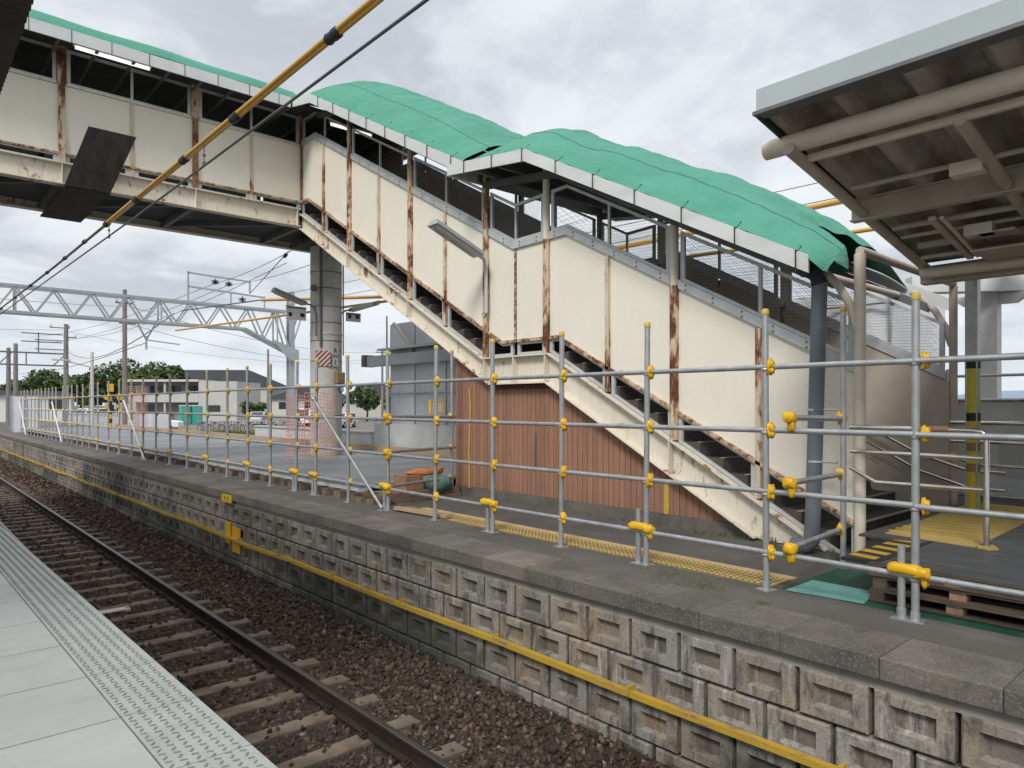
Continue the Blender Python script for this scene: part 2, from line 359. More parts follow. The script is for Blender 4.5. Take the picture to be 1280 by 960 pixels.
# ------------------------------------------------------------------ camera, sky, sun
TH = math.atan(780/875.)
cd = bpy.data.cameras.new('camera'); cam = bpy.data.objects.new('camera', cd); COL.objects.link(cam)
cam.location = (0,0,1.45); cam.rotation_euler = (PI/2, 0, -TH)
cd.sensor_width = 36; cd.sensor_fit = 'HORIZONTAL'; cd.lens = 36*875/1280; cd.shift_y = 27/1280
cd.clip_start = .05; cd.clip_end = 12000; scn.camera = cam
EL, AZ = math.radians(43), math.radians(-118)     # sun behind the camera's left shoulder, veiled
w = bpy.data.worlds.new('World'); scn.world = w; w.use_nodes = True; nt = w.node_tree
for n_ in list(nt.nodes): nt.nodes.remove(n_)
def wn(k): return nt.nodes.new(k)
L = nt.links.new
sky = wn('ShaderNodeTexSky'); sky.sky_type = 'NISHITA'; sky.sun_disc = False; sky.sun_elevation = EL; sky.sun_rotation = AZ % (2*PI); sky.dust_density = 3
bg1 = wn('ShaderNodeBackground'); bg1.inputs[1].default_value = .08; L(sky.outputs[0], bg1.inputs[0])
tc = wn('ShaderNodeTexCoord'); sep = wn('ShaderNodeSeparateXYZ'); L(tc.outputs['Generated'], sep.inputs[0])
def wm(op, a, b=None):
    x = wn('ShaderNodeMath'); x.operation = op
    for i, v in enumerate((a, b)):
        if v is None: continue
        if isinstance(v, (int, float)): x.inputs[i].default_value = v
        else: L(v, x.inputs[i])
    return x.outputs[0]
zz = wm('ADD', wm('MAXIMUM', sep.outputs[2], 0.), .22)      # cloud layer seen in perspective
cv = wn('ShaderNodeCombineXYZ'); L(wm('DIVIDE', sep.outputs[0], zz), cv.inputs[0]); L(wm('DIVIDE', sep.outputs[1], zz), cv.inputs[1]); cv.inputs[2].default_value = 3.7
def wnoise(sc, det, ro, dist=0):
    x = wn('ShaderNodeTexNoise'); x.inputs['Scale'].default_value = sc; x.inputs['Detail'].default_value = det
    x.inputs['Roughness'].default_value = ro; x.inputs['Distortion'].default_value = dist; L(cv.outputs[0], x.inputs['Vector']); return x.outputs['Fac']
def wramp(fac, a, b, va=0., vb=1.):
    x = wn('ShaderNodeMapRange'); x.interpolation_type = 'SMOOTHSTEP'
    for i, v in enumerate((a, b, va, vb)): x.inputs[i+1].default_value = v
    L(fac, x.inputs[0]); return x.outputs[0]
def wmix(f, a, b):
    x = wn('ShaderNodeMix'); x.data_type = 'RGBA'
    for sck, v in ((x.inputs[0], f), (x.inputs[6], a), (x.inputs[7], b)):
        if isinstance(v, tuple): sck.default_value = (*v, 1)
        elif isinstance(v, float): sck.default_value = v
        else: L(v, sck)
    return x.outputs[2]
cl = wmix(wramp(wnoise(1.35, 8, .56, .35), .38, .62), (.61,.635,.66), (.40,.43,.47))
cl = wmix(wramp(wnoise(3.4, 7, .6, .4), .48, .68, 0., .55), cl, (.66,.68,.70))
cl = wmix(wramp(wnoise(.55, 5, .5), .52, .68, 0., .5), cl, (.67,.69,.705))
cl = wmix(wramp(sep.outputs[2], 0., .17, .72, 0.), cl, (.60,.66,.705))
cl = wmix(wramp(sep.outputs[2], .45, .95), cl, (.98,.985,1.0))
bg2 = wn('ShaderNodeBackground'); bg2.inputs[1].default_value = .95; L(cl, bg2.inputs[0])
ms = wn('ShaderNodeMixShader'); ms.inputs[0].default_value = .93; L(bg1.outputs[0], ms.inputs[1]); L(bg2.outputs[0], ms.inputs[2])
wo = wn('ShaderNodeOutputWorld'); L(ms.outputs[0], wo.inputs[0])
sd = bpy.data.lights.new('sun', 'SUN'); sun = bpy.data.objects.new('sun', sd); COL.objects.link(sun)
sd.energy = 1.5; sd.angle = math.radians(15); sd.color = (1,.955,.9)
sv = Vector((math.sin(AZ)*math.cos(EL), math.cos(AZ)*math.cos(EL), math.sin(EL)))
sun.rotation_euler = sv.to_track_quat('Z', 'Y').to_euler(); sun.location = (-20,-20,30)
scn.view_settings.view_transform = 'Standard'; scn.view_settings.look = 'None'
scn.view_settings.exposure = .62; scn.view_settings.gamma = 1; scn.view_settings.use_curve_mapping = False
scn.render.engine = 'CYCLES'

# ------------------------------------------------------------------ setting: ground, yard, hills
struct(MB().box(-4000,5000,-3000,6000,-1.8,-1.5).build('ground', M['field']))
struct(MB().box(10.6,260,-60,260,-1.49,-.7).build('yard', M['earth']))
m = MB()
for bx, by, r, h in ((1500,2600,700,42),(2700,1500,600,60),(3600,400,900,85),(2600,-300,700,60),(1700,3200,500,40)):
    m.grid(lambda u, v: (bx+(u-.5)*2*r, by+(v-.5)*2*r, -10+h*max(0,math.sin(u*PI))*max(0,math.sin(v*PI))*(1+.25*math.sin(u*17+bx)+.15*math.cos(v*23))), 24, 24)
struct(m.build('hills', M['hill']))

# ------------------------------------------------------------------ near platform
def nx(y): return 1.205-.0196*(y-.6)       # platform edge runs a degree off the track
m = MB()
y = -3.0
while y < 46:
    y1 = min(y+.664, 46); g = .0055
    for xa, xb in ((-3,-1.6),(-1.6,-.4),(-.4,None)):
        xb0, xb1 = (xb, xb) if xb is not None else (nx(y)-.335, nx(y1)-.335)
        m.add([(xa+g,y+g,-.05),(xb0-g,y+g,-.05),(xb1-g,y1-g,-.05),(xa+g,y1-g,-.05),(xa+g,y+g,0),(xb0-g,y+g,0),(xb1-g,y1-g,0),(xa+g,y1-g,0)],
              [(0,3,2,1),(4,5,6,7),(0,1,5,4),(1,2,6,5),(2,3,7,6),(3,0,4,7)])
    y = y1
pf = m.build('near_platform', M['slab']); struct(pf)
m = MB(); m.add([(-3,-3,-1.5),(nx(-3)-.06,-3,-1.5),(nx(46)-.06,46,-1.5),(-3,46,-1.5),(-3,-3,-.012),(nx(-3)-.06,-3,-.012),(nx(46)-.06,46,-.012),(-3,46,-.012)],
      [(0,3,2,1),(4,5,6,7),(0,1,5,4),(1,2,6,5),(2,3,7,6),(3,0,4,7)])
b_ = m.build('platform_body', M['joint']); struct(b_)
et = T('platform_edge_strip', 'pale non-slip edge strip with diagonal grey bars along the near platform', 'edge strip', (nx(5),5,0))
m = MB(); y = -3.0
while y < 46:
    y1 = min(y+.664, 46); g = .003
    a0, a1, b0, b1 = nx(y)-.333, nx(y1)-.333, nx(y), nx(y1)
    m.add([(a0,y+g,-.09),(b0,y+g,-.09),(b1,y1-g,-.09),(a1,y1-g,-.09),(a0,y+g,.002),(b0,y+g,.002),(b1,y1-g,.002),(a1,y1-g,.002)],
          [(0,3,2,1),(4,5,6,7),(0,1,5,4),(1,2,6,5),(2,3,7,6),(3,0,4,7)])
    y = y1
m.build('edge_slab', M['edge_slab'], et)
m = MB(); y = 1.2; i = 0
while y < 22:
    for k in range(6):
        cx = nx(y)-.308+k*.052; cy = y+(.021 if k % 2 else 0); a = .9 if (i+k) % 2 else -.35
        dx, dy = .013*math.cos(a), .013*math.sin(a)
        m.beam((cx-dx,cy-dy,.0035), (cx+dx,cy+dy,.0035), .0085, .005)
    y += .042; i += 1
m.build('raised_bars', M['edge_bar'], et)

# canopy over the near platform, only its sheet edge looks into view
cn = T('near_canopy', 'dark corrugated canopy roof edge above the near platform', 'canopy', (-1.5,12,0))
def corr(u, v):
    yy = 4.0+u*18; xx = .61-v*3.6; return (xx, yy, 3.72+.012*math.sin(yy*2*PI/.085)+.05*v)
def corr2(u, v):
    a = corr(u, v); return (a[0]+.0, a[1], a[2]+.012)
m = MB(); m.grid(corr, 1700, 1); m.grid(corr2, 1700, 1); m.build('roof_sheet', M['dark_brown'], cn, fix=False)
m = MB()
for xx in (.25,-1.0,-2.4): m.box(xx-.04,xx+.04,4.05,21.9,3.60,3.70)
m.build('purlin', M['dark_brown'], cn)
for yy in (7,14,21):
    MB().tube((-1.5,yy,0),(-1.5,yy,3.6),.07).build('column', M['dark_steel'], cn)
    MB().beam((-2.9,yy,3.55),(.5,yy,3.55),.08,.12).build('rafter', M['dark_steel'], cn)

# ------------------------------------------------------------------ track
def bedz(x):
    return lin([(1.0,-1.30),(1.75,-1.285),(3.0,-1.285),(3.5,-1.27),(4.0,-1.225),(4.4,-1.21)], x)
m = MB(); m.grid(lambda u, v: (.9+u*3.5, -6+v*126, bedz(.9+u*3.5)), 14, 40)
struct(m.build('ballast_bed', M['bed']))
def ico():
    t = (1+5**.5)/2
    V = np.array([(-1,t,0),(1,t,0),(-1,-t,0),(1,-t,0),(0,-1,t),(0,1,t),(0,-1,-t),(0,1,-t),(t,0,-1),(t,0,1),(-t,0,-1),(-t,0,1)], float)
    F = np.array([(0,11,5),(0,5,1),(0,1,7),(0,7,10),(0,10,11),(1,5,9),(5,11,4),(11,10,2),(10,7,6),(7,1,8),(3,9,4),(3,4,2),(3,2,6),(3,6,8),(3,8,9),(4,9,5),(2,4,11),(6,2,10),(8,6,7),(9,8,1)])
    return V/np.linalg.norm(V[0]), F
IV, IF = ico()
def stones(areas):
    VV = []; FF = []; o = 0
    for (x0,x1,y0,y1,n,r0,r1) in areas:
        xs = rng.uniform(x0,x1,n); ys = rng.uniform(y0,y1,n)
        for x, y in zip(xs, ys):
            ph = (y-.10) % .62
            on = 1.36 < x < 3.44 and (ph < .12 or ph > .50)
            if on and rng.random() > .09: continue
            if abs(x-2.96) < .07 or abs(x-1.83) < .07: continue
            r = rng.uniform(r0, r1); q = rng.normal(size=(3,3)); q, _ = np.linalg.qr(q)
            V = IV*rng.uniform(.50,1.22,(12,1))*r*np.array([1.3,.95,.62]); V = V@q
            V[:,0] += x; V[:,1] += y; V[:,2] += bedz(x)+rng.uniform(-.012,.022)+(-.012 if 1.5 < x < 3.3 else 0)+(.05 if on else 0)*.4
            VV.append(V); FF.append(IF+o); o += 12
    return np.vstack(VV), np.vstack(FF)
V_, F_ = stones([(1.15,4.27,1.2,6,9000,.015,.038),(1.1,4.27,6,13,8600,.02,.042),(1.6,4.27,13,26,5200,.03,.06),(1.8,4.27,26,50,4200,.04,.075)])
st = bulk('ballast_stones', V_, F_, M['stone']); tag(st, 'brown crushed stone ballast filling the trackbed between platforms', 'ballast', kind='stuff')
def sleeper(parts=True):
    t = T('railway_sleeper', 'concrete sleeper bedded in brown ballast across the track', 'sleeper', (2.4,0,-1.25), 'sleepers under the track')
    m = MB(); prof = [(-1.0,.0),(-.75,.005),(-.30,-.02),(.30,-.02),(.75,.005),(1.0,.0)]
    vs = []
    for x, dz in prof:
        wt, wb = .088, .12
        vs += [(2.4+x,-wb,-1.43),(2.4+x,wb,-1.43),(2.4+x,wt,-1.25+dz),(2.4+x,-wt,-1.25+dz)]
    fs = [(0,1,2,3),(20,23,22,21)]
    for i in range(5):
        a = 4*i
        for j in range(4): fs.append((a+j, a+4+j, a+4+(j+1)%4, a+(j+1)%4))
    m.add(vs, fs); m.build('concrete_body', M['sleeper'], t)
    if parts:
        for rx in (1.83,2.96):
            for sd_ in (-1,1):
                c = MB(); c.box(rx+sd_*.065-.03, rx+sd_*.065+.03, -.045,.045,-1.246,-1.232); c.beam((rx+sd_*.1,0,-1.235),(rx+sd_*.045,0,-1.205),.05,.018)
                c.tube((rx+sd_*.075,0,-1.24),(rx+sd_*.075,0,-1.185),.014,8); c.build('rail_clip', M['rail'], t)
    return t
s0 = sleeper(); s1 = sleeper(False)
sy = [-.52+.62*k for k in range(0, 84)]
for k, yy in enumerate(sy):
    src = s0 if yy < 24 else s1
    if k == 0: s0.location = (2.4,yy,-1.25)
    elif yy > 24 and s1.location.y == 0: s1.location = (2.4,yy,-1.25)
    else: dup(src, (2.4,yy+random.uniform(-.012,.012),-1.25), random.uniform(-.012,.012))
for rx, lab in ((2.96,'dark steel rail with a worn shiny head, beside the block wall'),(1.83,'dark steel rail close under the near platform edge')):
    r = T('steel_rail', lab, 'rail', (rx,20,-1.25))
    pr = [(-.055,0),(.055,0),(.055,.012),(.010,.026),(.009,.108),(.030,.118),(.032,.138),(-.032,.138),(-.030,.118),(-.009,.108),(-.010,.026),(-.055,.012)]
    MB().prism([(rx+a,-1.25+b) for a,b in pr],'y',-5,118).build('web_and_foot', M['rail'], r)
    MB().prism([(rx-.031,-1.112),(rx+.031,-1.112),(rx+.028,-1.100),(rx+.018,-1.0965),(rx-.018,-1.0965),(rx-.028,-1.100)],'y',-5,118).build('running_head', M['railtop'], r)
mk = MB().box(2.06,2.42,10.36,10.50,-1.30,-1.252).build('marker_slab', M['off_white'], None, (2.28,10.42,-1.27), bevel=.01); tag(mk, 'small whitish slab lying between the sleepers', 'slab')

# ------------------------------------------------------------------ far platform
struct(MB().box(4.75,10.6,-8,60,-1.49,0).build('far_platform', M['asphalt']))
bw = T('platform_wall', 'stained wall of recessed concrete blocks under the far platform edge', 'wall', (4.3,20,-1.3))
MB().box(4.40,4.74,-8,60,-1.49,-.14).build('mortar', M['joint'], bw)
MB().box(4.312,4.395,-8,60,-.207,-.128).build('mortar_strip', M['concrete'], bw)
m = MB(); X0 = 4.30
for row in range(4):
    z1 = -.206-.305*row; z0 = z1-.285
    off = 0 if row % 2 == 0 else .222
    for k in range(-20, 112):
        ya = 1.235+off+.4465*k; yb = ya+.416
        if ya > 48: break
        dx = random.uniform(-.004,.004); x0 = X0+dx
        a = (ya+.085, yb-.085, z0+.072, z1-.068); d = .050
        if row == 3 or random.random() < .02: d = .012
        xf = x0; j = .012
        P = [(xf+j,ya,z0),(xf+j,yb,z0),(xf+j,yb,z1),(xf+j,ya,z1),
             (xf,ya+j,z0+j),(xf,yb-j,z0+j),(xf,yb-j,z1-j),(xf,ya+j,z1-j),
             (xf,a[0],a[2]),(xf,a[1],a[2]),(xf,a[1],a[3]),(xf,a[0],a[3]),
             (xf+d,a[0]+.018,a[2]+.015),(xf+d,a[1]-.018,a[2]+.015),(xf+d,a[1]-.018,a[3]-.015),(xf+d,a[0]+.018,a[3]-.015),
             (4.402,ya,z0),(4.402,yb,z0),(4.402,yb,z1),(4.402,ya,z1)]
        fs = []
        for q in range(4):
            r_ = (q+1)%4
            fs += [(q,r_,4+r_,4+q),(4+q,4+r_,8+r_,8+q),(8+q,8+r_,12+r_,12+q),(16+q,16+r_,r_,q)]
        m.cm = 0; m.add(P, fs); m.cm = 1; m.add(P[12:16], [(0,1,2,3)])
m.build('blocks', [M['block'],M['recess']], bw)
m = MB(); y = -8
while y < 60:
    l = .6; dz = random.uniform(-.0015,.0015); dx = random.uniform(-.003,.003)
    m.box(4.25+dx,4.755,y+.001,y+l-.001,-.128,.004+dz); y += .6
m.build('coping_slabs', M['coping'], bw, bevel=.009)

yp = T('yellow_conduit', 'long yellow pipe strapped along the block wall', 'pipe', (4.2,10,-.72))
m = MB(); pts = [(4.25+.012*math.sin(k*1.7), -4+k*1.5, -.735+.012*math.sin(k*2.3)) for k in range(36)]

for a, b in zip(pts, pts[1:]): m.beam(a, b, .055, .012); m.beam((a[0]-.021,a[1],a[2]-.022), (b[0]-.021,b[1],b[2]-.022), .012, .034)
m.build('trough', M['yellow_pipe'], yp)
for k in range(-2, 30): MB().box(4.222,4.30,k*1.6+.2,k*1.6+.225,-.768,-.702).build('strap', M['yellow_pipe'], yp)
for (a,b,z0,z1,lab) in ((11.45,11.78,-.97,-.56,'bright yellow plate on the block wall by the yellow pipe'),(11.86,12.06,-.86,-.50,'narrower yellow plate left of the bright one on the block wall'),(11.72,12.16,-.165,-.045,'small yellow plate with red writing on the coping edge')):
    xx = 4.245 if z1 > -.1 else 4.285
    o = MB().box(xx-.02,xx,a,b,z0,z1).build('yellow_plate', M['yellow'], None, (xx,(a+b)/2,z0)); tag(o, lab, 'plate')
    if z1 > -.1: BASE[o] = (xx,(a+b)/2,z0); MB().box(xx-.0235,xx-.021,a+.12,a+.17,z0+.03,z1-.02).box(xx-.0235,xx-.021,a+.24,a+.30,z0+.04,z1-.03).build('mark', M['bronze'], o)

# tactile strip
tp = T('tactile_paving', 'worn yellow dotted paving strip along the far platform', 'paving', (5.45,5.4,0))
m = MB(); y = 2.78
while y < 8.2: m.box(5.25,5.575,y+.003,y+.297,.0,.012); y += .3
m.build('tile', M['yellow_tile'], tp)
MB().box(5.58,5.68,2.78,8.18,0,.013).build('border_line', M['orange_line'], tp)
m = MB(); y = 2.81
while y < 8.15:
    for k in range(6):
        x = 5.278+k*.054
        m.path([(x,y,.011),(x,y,.016),(x,y,.018)],[.017,.016,.011],8)
    y += .054
m.build('studs', M['yellow_stud'], tp)

# ------------------------------------------------------------------ scaffold fence
FX = 5.16
fe = T('scaffold_fence', 'galvanised scaffold pipe fence with yellow clamp covers along the far platform', 'fence', (FX,20,0))
PY = [-1.6,-.45,.62,1.71,2.78,3.95,5.03,6.12,7.25,8.36,9.48,10.56,11.29,12.36,13.40,14.51,15.72,17.08,18.35,19.6,20.8,22.0,23.4,24.8,26.3,27.6,28.7,29.7,30.7,31.6,32.5,33.9,34.8,35.7,36.6,37.6,38.6,39.6,40.7,41.8,42.9,44.0]
RZ = [.30,.775,1.26,1.755]
def at_org(mb, name, mat, parent, loc=(0,0,0)):   # part whose mesh is local to its own origin
    BASE[parent] = (0,0,0); o = mb.build(name, mat, parent); o.location = loc; return o
fence_base = BASE[fe]
post_mesh = cap_mesh = clamp_mesh = base_mesh = None
def clamp_mb(z, r=1.):
    c = MB()
    c.lump((.0,-.050,z),(.034*r,.012*r,.052*r),z*7,12,9,.2); c.lump((-.006,-.060,z+.014),(.024*r,.026*r,.026*r),z*3,12,8,.25); c.lump((.0,-.064,z-.026),(.018*r,.018*r,.024*r),z*5,10,8,.25)
    return c
for i, yy in enumerate(PY):
    if post_mesh is None:
        p = MB().tube((0,0,0),(0,0,2.17),.0255,12); p.path([(0,0,.0),(0,0,.06)],.031,12)
        for z in RZ: p.path([(0,0,z-.034),(0,0,z-.028),(0,0,z-.016),(0,0,z-.010)],[.031,.036,.036,.031],12)
        po = at_org(p,'post',M['galv'],fe); post_mesh = po.data
        ca = at_org(MB().path([(0,0,2.165),(0,0,2.20),(0,0,2.212)],[.030,.030,.018],10),'cap',M['yellow_old'],po); cap_mesh = ca.data
        ba = at_org(MB().box(-.06,.06,-.06,.06,0,.008),'base_plate',M['galv'],po); base_mesh = ba.data
        clamp_mesh = []
        for z in RZ:
            cl_ = at_org(clamp_mb(z, 1.12),'clamp_cover',M['yellow'],po); clamp_mesh.append(cl_.data)
    else:
        po = bpy.data.objects.new('post', post_mesh); COL.objects.link(po); po.parent = fe
        for nm, md in [('cap',cap_mesh),('base_plate',base_mesh)]:
            o = bpy.data.objects.new(nm, md); COL.objects.link(o); o.parent = po
        if i < 25:
            for md in clamp_mesh:
                o = bpy.data.objects.new('clamp_cover', md); COL.objects.link(o); o.parent = po
    dz = random.uniform(-.03,.03); po.location = (0, yy-20, 0); po.scale = (1,1,1)
    po.rotation_euler = (random.uniform(-.009,.009), random.uniform(-.009,.009), random.uniform(-.35,.35))
BASE[fe] = fence_base
m = MB()
for yy in PY[25:]:
    for z in RZ:
        m.ball((FX,yy-.052,z+.01),(.045,.04,.055),7,5,.1)
o = m.build('distant_clamp_covers', M['yellow'], fe); o['kind'] = 'stuff'
for z in RZ:
    ys = [-3.0,1.71,6.12,10.56,15.72,20.8,26.3,31.6,37.6,44.2]
    for a, b in zip(ys, ys[1:]):
        MB().tube((FX-.012,a+.004,z+random.uniform(-.006,.006)),(FX-.012,b-.004,z+random.uniform(-.006,.006)),.0215,12).path([(FX-.012,(a+b)/2+.3,z-.0),(FX-.012,(a+b)/2+.36,z)],.026,12).build('rail', M['galv'], fe)
jack = [1.71,3.95,6.12,8.36,10.56,11.29,13.40,15.72,18.35,20.8,23.4,26.3]
for yy in jack:
    s_ = MB().tube((FX-.005,yy+.085,0),(FX-.005,yy+.085,.50 if yy < 4 else .36),.025,12); s_.box(FX-.06,FX+.05,yy+.03,yy+.14,0,.008); s_.path([(FX-.005,yy+.085,.0),(FX-.005,yy+.085,.07)],.031,12)
    so = s_.build('jack_post', M['galv'], fe)
    c = MB(); zc = .335
    c.lump((FX-.03,yy+.06,zc+.012),(.042,.105,.034),yy,16,10,.12,.6); c.lump((FX-.025,yy-.045,zc-.002),(.04,.055,.036),yy*2,14,9,.2,.7); c.lump((FX-.015,yy-.06,zc-.055),(.016,.018,.045),yy*3,10,8,.2)
    c.build('clamp_cover', M['yellow'], so)
for yb in (8.42,20.5,32.4,42.0):
    o = MB().tube((FX-.06,yb,.03),(FX-.06,yb+2.15,1.60),.024,12); o.ball((FX-.06,yb+2.1,1.56),(.04,.045,.04),8,5,.1); o.box(FX-.11,FX-.01,yb-.07,yb+.05,0,.012)
    o.build('brace', M['galv'] if yb < 10 else M['white'], fe)
# return pipes tying the fence to single standing posts
for (yf, xp, yp_, zs, lab) in ((2.57,6.42,2.72,(.33,.83,1.33),'single scaffold post tied to the fence before the cream column'),(8.34,6.75,9.02,(.30,.78,1.27),'single scaffold post beside the wooden shed corner')):
    t = T('scaffold_post', lab, 'scaffold post', (xp,yp_,0))
    MB().tube((xp,yp_,0),(xp,yp_,2.30),.0255,12).box(xp-.06,xp+.06,yp_-.06,yp_+.06,0,.008).build('post', M['galv'], t)
    MB().path([(xp,yp_,2.295),(xp,yp_,2.33),(xp,yp_,2.342)],[.030,.030,.018],10).build('cap', M['yellow_old'], t)
    for z in zs:
        o = MB().tube((FX-.05,yf,z+.03),(xp+.09,yp_+.03,z),.024,12).build('tie_pipe', M['galv'], t)
        c = MB(); c.lump((FX-.035,yf,z+.03),(.045,.05,.042),z*4,14,10,.16,.65); c.lump((FX-.03,yf-.012,z-.03),(.026,.03,.05),z*9,12,9,.2,.7); c.tube((FX-.09,yf,z+.03),(FX-.08,yf,z+.03),.014,8); c.build('clamp_cover', M['yellow'], o)
        c = MB(); c.lump((xp+.0,yp_+.02,z+.005),(.042,.036,.052),z*6,13,9,.25); c.build('clamp_cover', M['yellow'], o)

# ------------------------------------------------------------------ footbridge over the track
YB, YF = 15.0, 17.25
br = T('footbridge', 'cream rusty covered footbridge spanning above the track', 'footbridge', (8.2,16.2,0))
XL, XR = -11.6, 9.7
bays = [7.0-2.32*k for k in range(0, 9)]
for yy, sg in ((YB,1),(YF,-1)):
    g = MB(); g.box(XL,6.93 if sg > 0 else XR,yy-.006,yy+.006,5.49,5.86)
    xe = 6.93 if sg > 0 else XR
    g.box(XL,xe,yy-.10,yy+.10,5.852,5.872); g.box(XL,xe,yy-.10,yy+.10,5.472,5.492)
    for x in bays: g.box(x-.008 if x < 6.9 else 6.85,x+.008 if x < 6.9 else 6.866,yy-.09,yy-.006,5.492,5.852)
    g.build('girder', M['cream'], br)
MB().box(XL,XR,YB+.11,YF-.11,5.62,5.70).build('floor_slab', M['dark_under'], br)
for x in bays:
    MB().box(x-.05,x+.05,YB+.02,YF-.02,5.49,5.615).build('cross_beam', M['dark_steel'], br)
m = MB(); 
for x in bays[:-1]: m.beam((x-.05,YB+.1,5.56),(x-2.27,YF-.1,5.56),.06,.06)
m.build('wind_brace', M['dark_steel'], br)
for k, x in enumerate(bays):
    for yy, sg in ((YB,-1),(YF,1)):
        if sg > 0 and k == 0: continue
        lo = MB().box(x-.05,x+.05,yy+(-.075 if sg < 0 else .0),yy+(.0 if sg < 0 else .075),5.874,7.30).build('lower_post', M['redrust'] if k % 3 != 2 else M['rusty'], br)
        up = MB().box(x-.075,x+.075,yy-.05,yy+.05,7.302,8.02)
        up.build('upper_post', M['rusty'], br)
for k, x in enumerate(bays[:-1]):
    xa, xb = x-2.32+.05, x-.05; xm = x-1.16
    for yy, sg in ((YB,-1),(YF,1)):
        for a, b in ((xa,xm-.035),(xm+.035,xb)):
            MB().box(a,b,yy-.015,yy+.015,6.03,7.29).build('wall_panel', [M['panel'], M['interior']][0], br)
        MB().box(xm-.034,xm+.034,yy+(-.035 if sg < 0 else .012),yy+(-.012 if sg < 0 else .035),5.874,7.29).build('panel_joint', M['joint_paint'], br)
        r = MB().box(xa,xb,yy+(-.055 if sg < 0 else .016),yy+(-.016 if sg < 0 else .055),6.02,6.055); r.build('kick_rail', M['cream_rail'], br)
        MB().box(xa,xb,yy+(-.05 if sg < 0 else -.03),yy+(.03 if sg < 0 else .05),7.292,7.33).build('sill', M['cream'], br)
        f = MB()
        for a, b in ((xa,xm-.036),(xm+.036,xb)):
            for z0, z1 in ((5.88,5.905),(5.995,6.018)): f.box(a,b,yy-.02,yy+.02,z0,z1)
            f.box(a,a+.08,yy-.02,yy+.02,5.906,5.994); f.box(b-.08,b,yy-.02,yy+.02,5.906,5.994)
        f.build('kick_window_frame', M['alu'], br)
        f = MB(); z0, z1 = 7.335, 7.97
        f.box(xa+.03,xb-.03,yy-.02,yy+.02,z1-.05,z1); f.box(xa+.03,xa+.09,yy-.02,yy+.02,z0,z1-.051); f.box(xb-.09,xb-.03,yy-.02,yy+.02,z0,z1-.051); f.box(xm-.022,xm+.022,yy-.02,yy+.02,z0,z1-.051); f.box(xa+.091,xm-.023,yy-.018,yy+.018,z0,z0+.035); f.box(xm+.023,xb-.091,yy-.018,yy+.018,z0,z0+.035)
        f.build('window_frame', M['alu'], br)
MB().box(XL,9.66,YF+.03,YF+.04,5.874,6.03).build('kick_plate', M['dark_under'], br)
# end wall beyond the stairs
MB().box(9.66,9.70,YB,YF,5.88,7.97).build('end_wall', M['interior'], br)
MB().box(7.02,9.655,YF-.015,YF+.015,5.71,7.97).build('end_wall', M['interior'], br)
m = MB(); 
def rz(u, v):
    yy = 14.192+v*3.95; return (XL+u*(10.3-XL), yy, 7.90+.16*math.sin(v*PI)+.008*math.sin(u*XR*60))
m.grid(rz, 260, 6); m.grid(lambda u, v: tuple(a+b for a, b in zip(rz(u,v),(0,0,.03))), 40, 6); m.build('roof_sheet', M['dark_under'], br, fix=False)
m = MB()
for x in [XL+.6*k for k in range(37)]: m.box(x,x+.05,14.3,18.0,7.84,7.88) if k < 99 else None
m.build('roof_purlin', M['dark_steel'], br)
MB().box(XL,6.36,14.165,14.19,7.76,7.97).build('fascia', M['fascia'], br)
MB().box(XL,10.3,18.16,18.185,7.76,7.97).build('fascia', M['fascia'], br)
for x in [6.1-.62*k for k in range(28)]: MB().box(x-.006,x+.006,14.158,14.163,7.74,7.985).build('fascia_seam', M['dark_steel'], br)
m = MB(); m.grid(lambda u, v: (XL+u*(6.55-XL), 14.18+v*3.95, 7.975+.30*math.sin(min(1,v*11)*PI/2)*(1 if v < .7 else max(0,(1-v)/.3)**.5)+.012*math.sin(u*61)+.008*math.sin(u*23+v*9)), 140, 40)
o = m.build('green_tarpaulin', M['tarp'], None, (0,14.2,7.98), fix=False); tag(o, 'flat green tarpaulin over the bridge roof, only its edge showing', 'tarpaulin')
pl = T('bridge_pillar', 'round grey concrete pillar carrying the footbridge', 'pillar', (8.2,16.2,0))
MB().tube((8.2,16.2,0),(8.2,16.2,5.46),.385,40).build('shaft', M['pillar'], pl)
m = MB()
for z in (1.2,2.55,3.05,3.5,3.9,4.35,4.75): m.path([(8.2,16.2,z-.008),(8.2,16.2,z+.008)],.389,40)
m.build('formwork_joint', M['joint'], pl)
m = MB(); m.path([(8.2,16.2,3.20),(8.2,16.2,3.25)],.395,40); m.path([(8.2,16.2,4.80),(8.2,16.2,4.83)],.395,40); m.build('steel_band', M['alu'], pl)
MB().tube((7.90,15.9,2.9),(7.90,15.9,5.4),.03,8).tube((8.50,15.88,2.7),(8.50,15.88,5.2),.018,8).build('conduit', M['downpipe'], pl)
MB().box(7.5,8.9,15.6,16.8,5.38,5.468).build('pier_cap', M['dark_under'], pl)

# ------------------------------------------------------------------ covered staircase
SX, SX2 = 7.0, 9.6
st_ = T('covered_staircase', 'cream rust-streaked covered staircase descending from the footbridge', 'staircase', (8.3,2.78,0))
s_top = [(3.05,0.0),(7.0,2.19),(8.45,2.19),(14.75,5.68),(15.0,5.80)]
s_bot = [(3.83,0.01),(7.05,1.77),(8.28,1.77),(14.9,5.41),(15.0,5.46)]
p_bot = [(2.78,.27),(6.85,2.40),(8.05,2.40),(14.62,6.03),(15,6.03)]
p_top = [(2.78,1.74),(6.70,3.81),(7.78,3.79),(14.31,7.30),(15,7.30)]
w_top = [(2.78,2.42),(6.70,4.50),(7.76,4.46),(14.31,7.90),(15,7.9)]
e_up = [(8.2,5.05),(13.36,7.80),(14.17,7.97)]
e_lo = [(3.0,2.84),(6.87,4.88),(8.56,5.10)]
mains = [2.78,4.92,7.08,8.42,10.54,12.75,15.0]
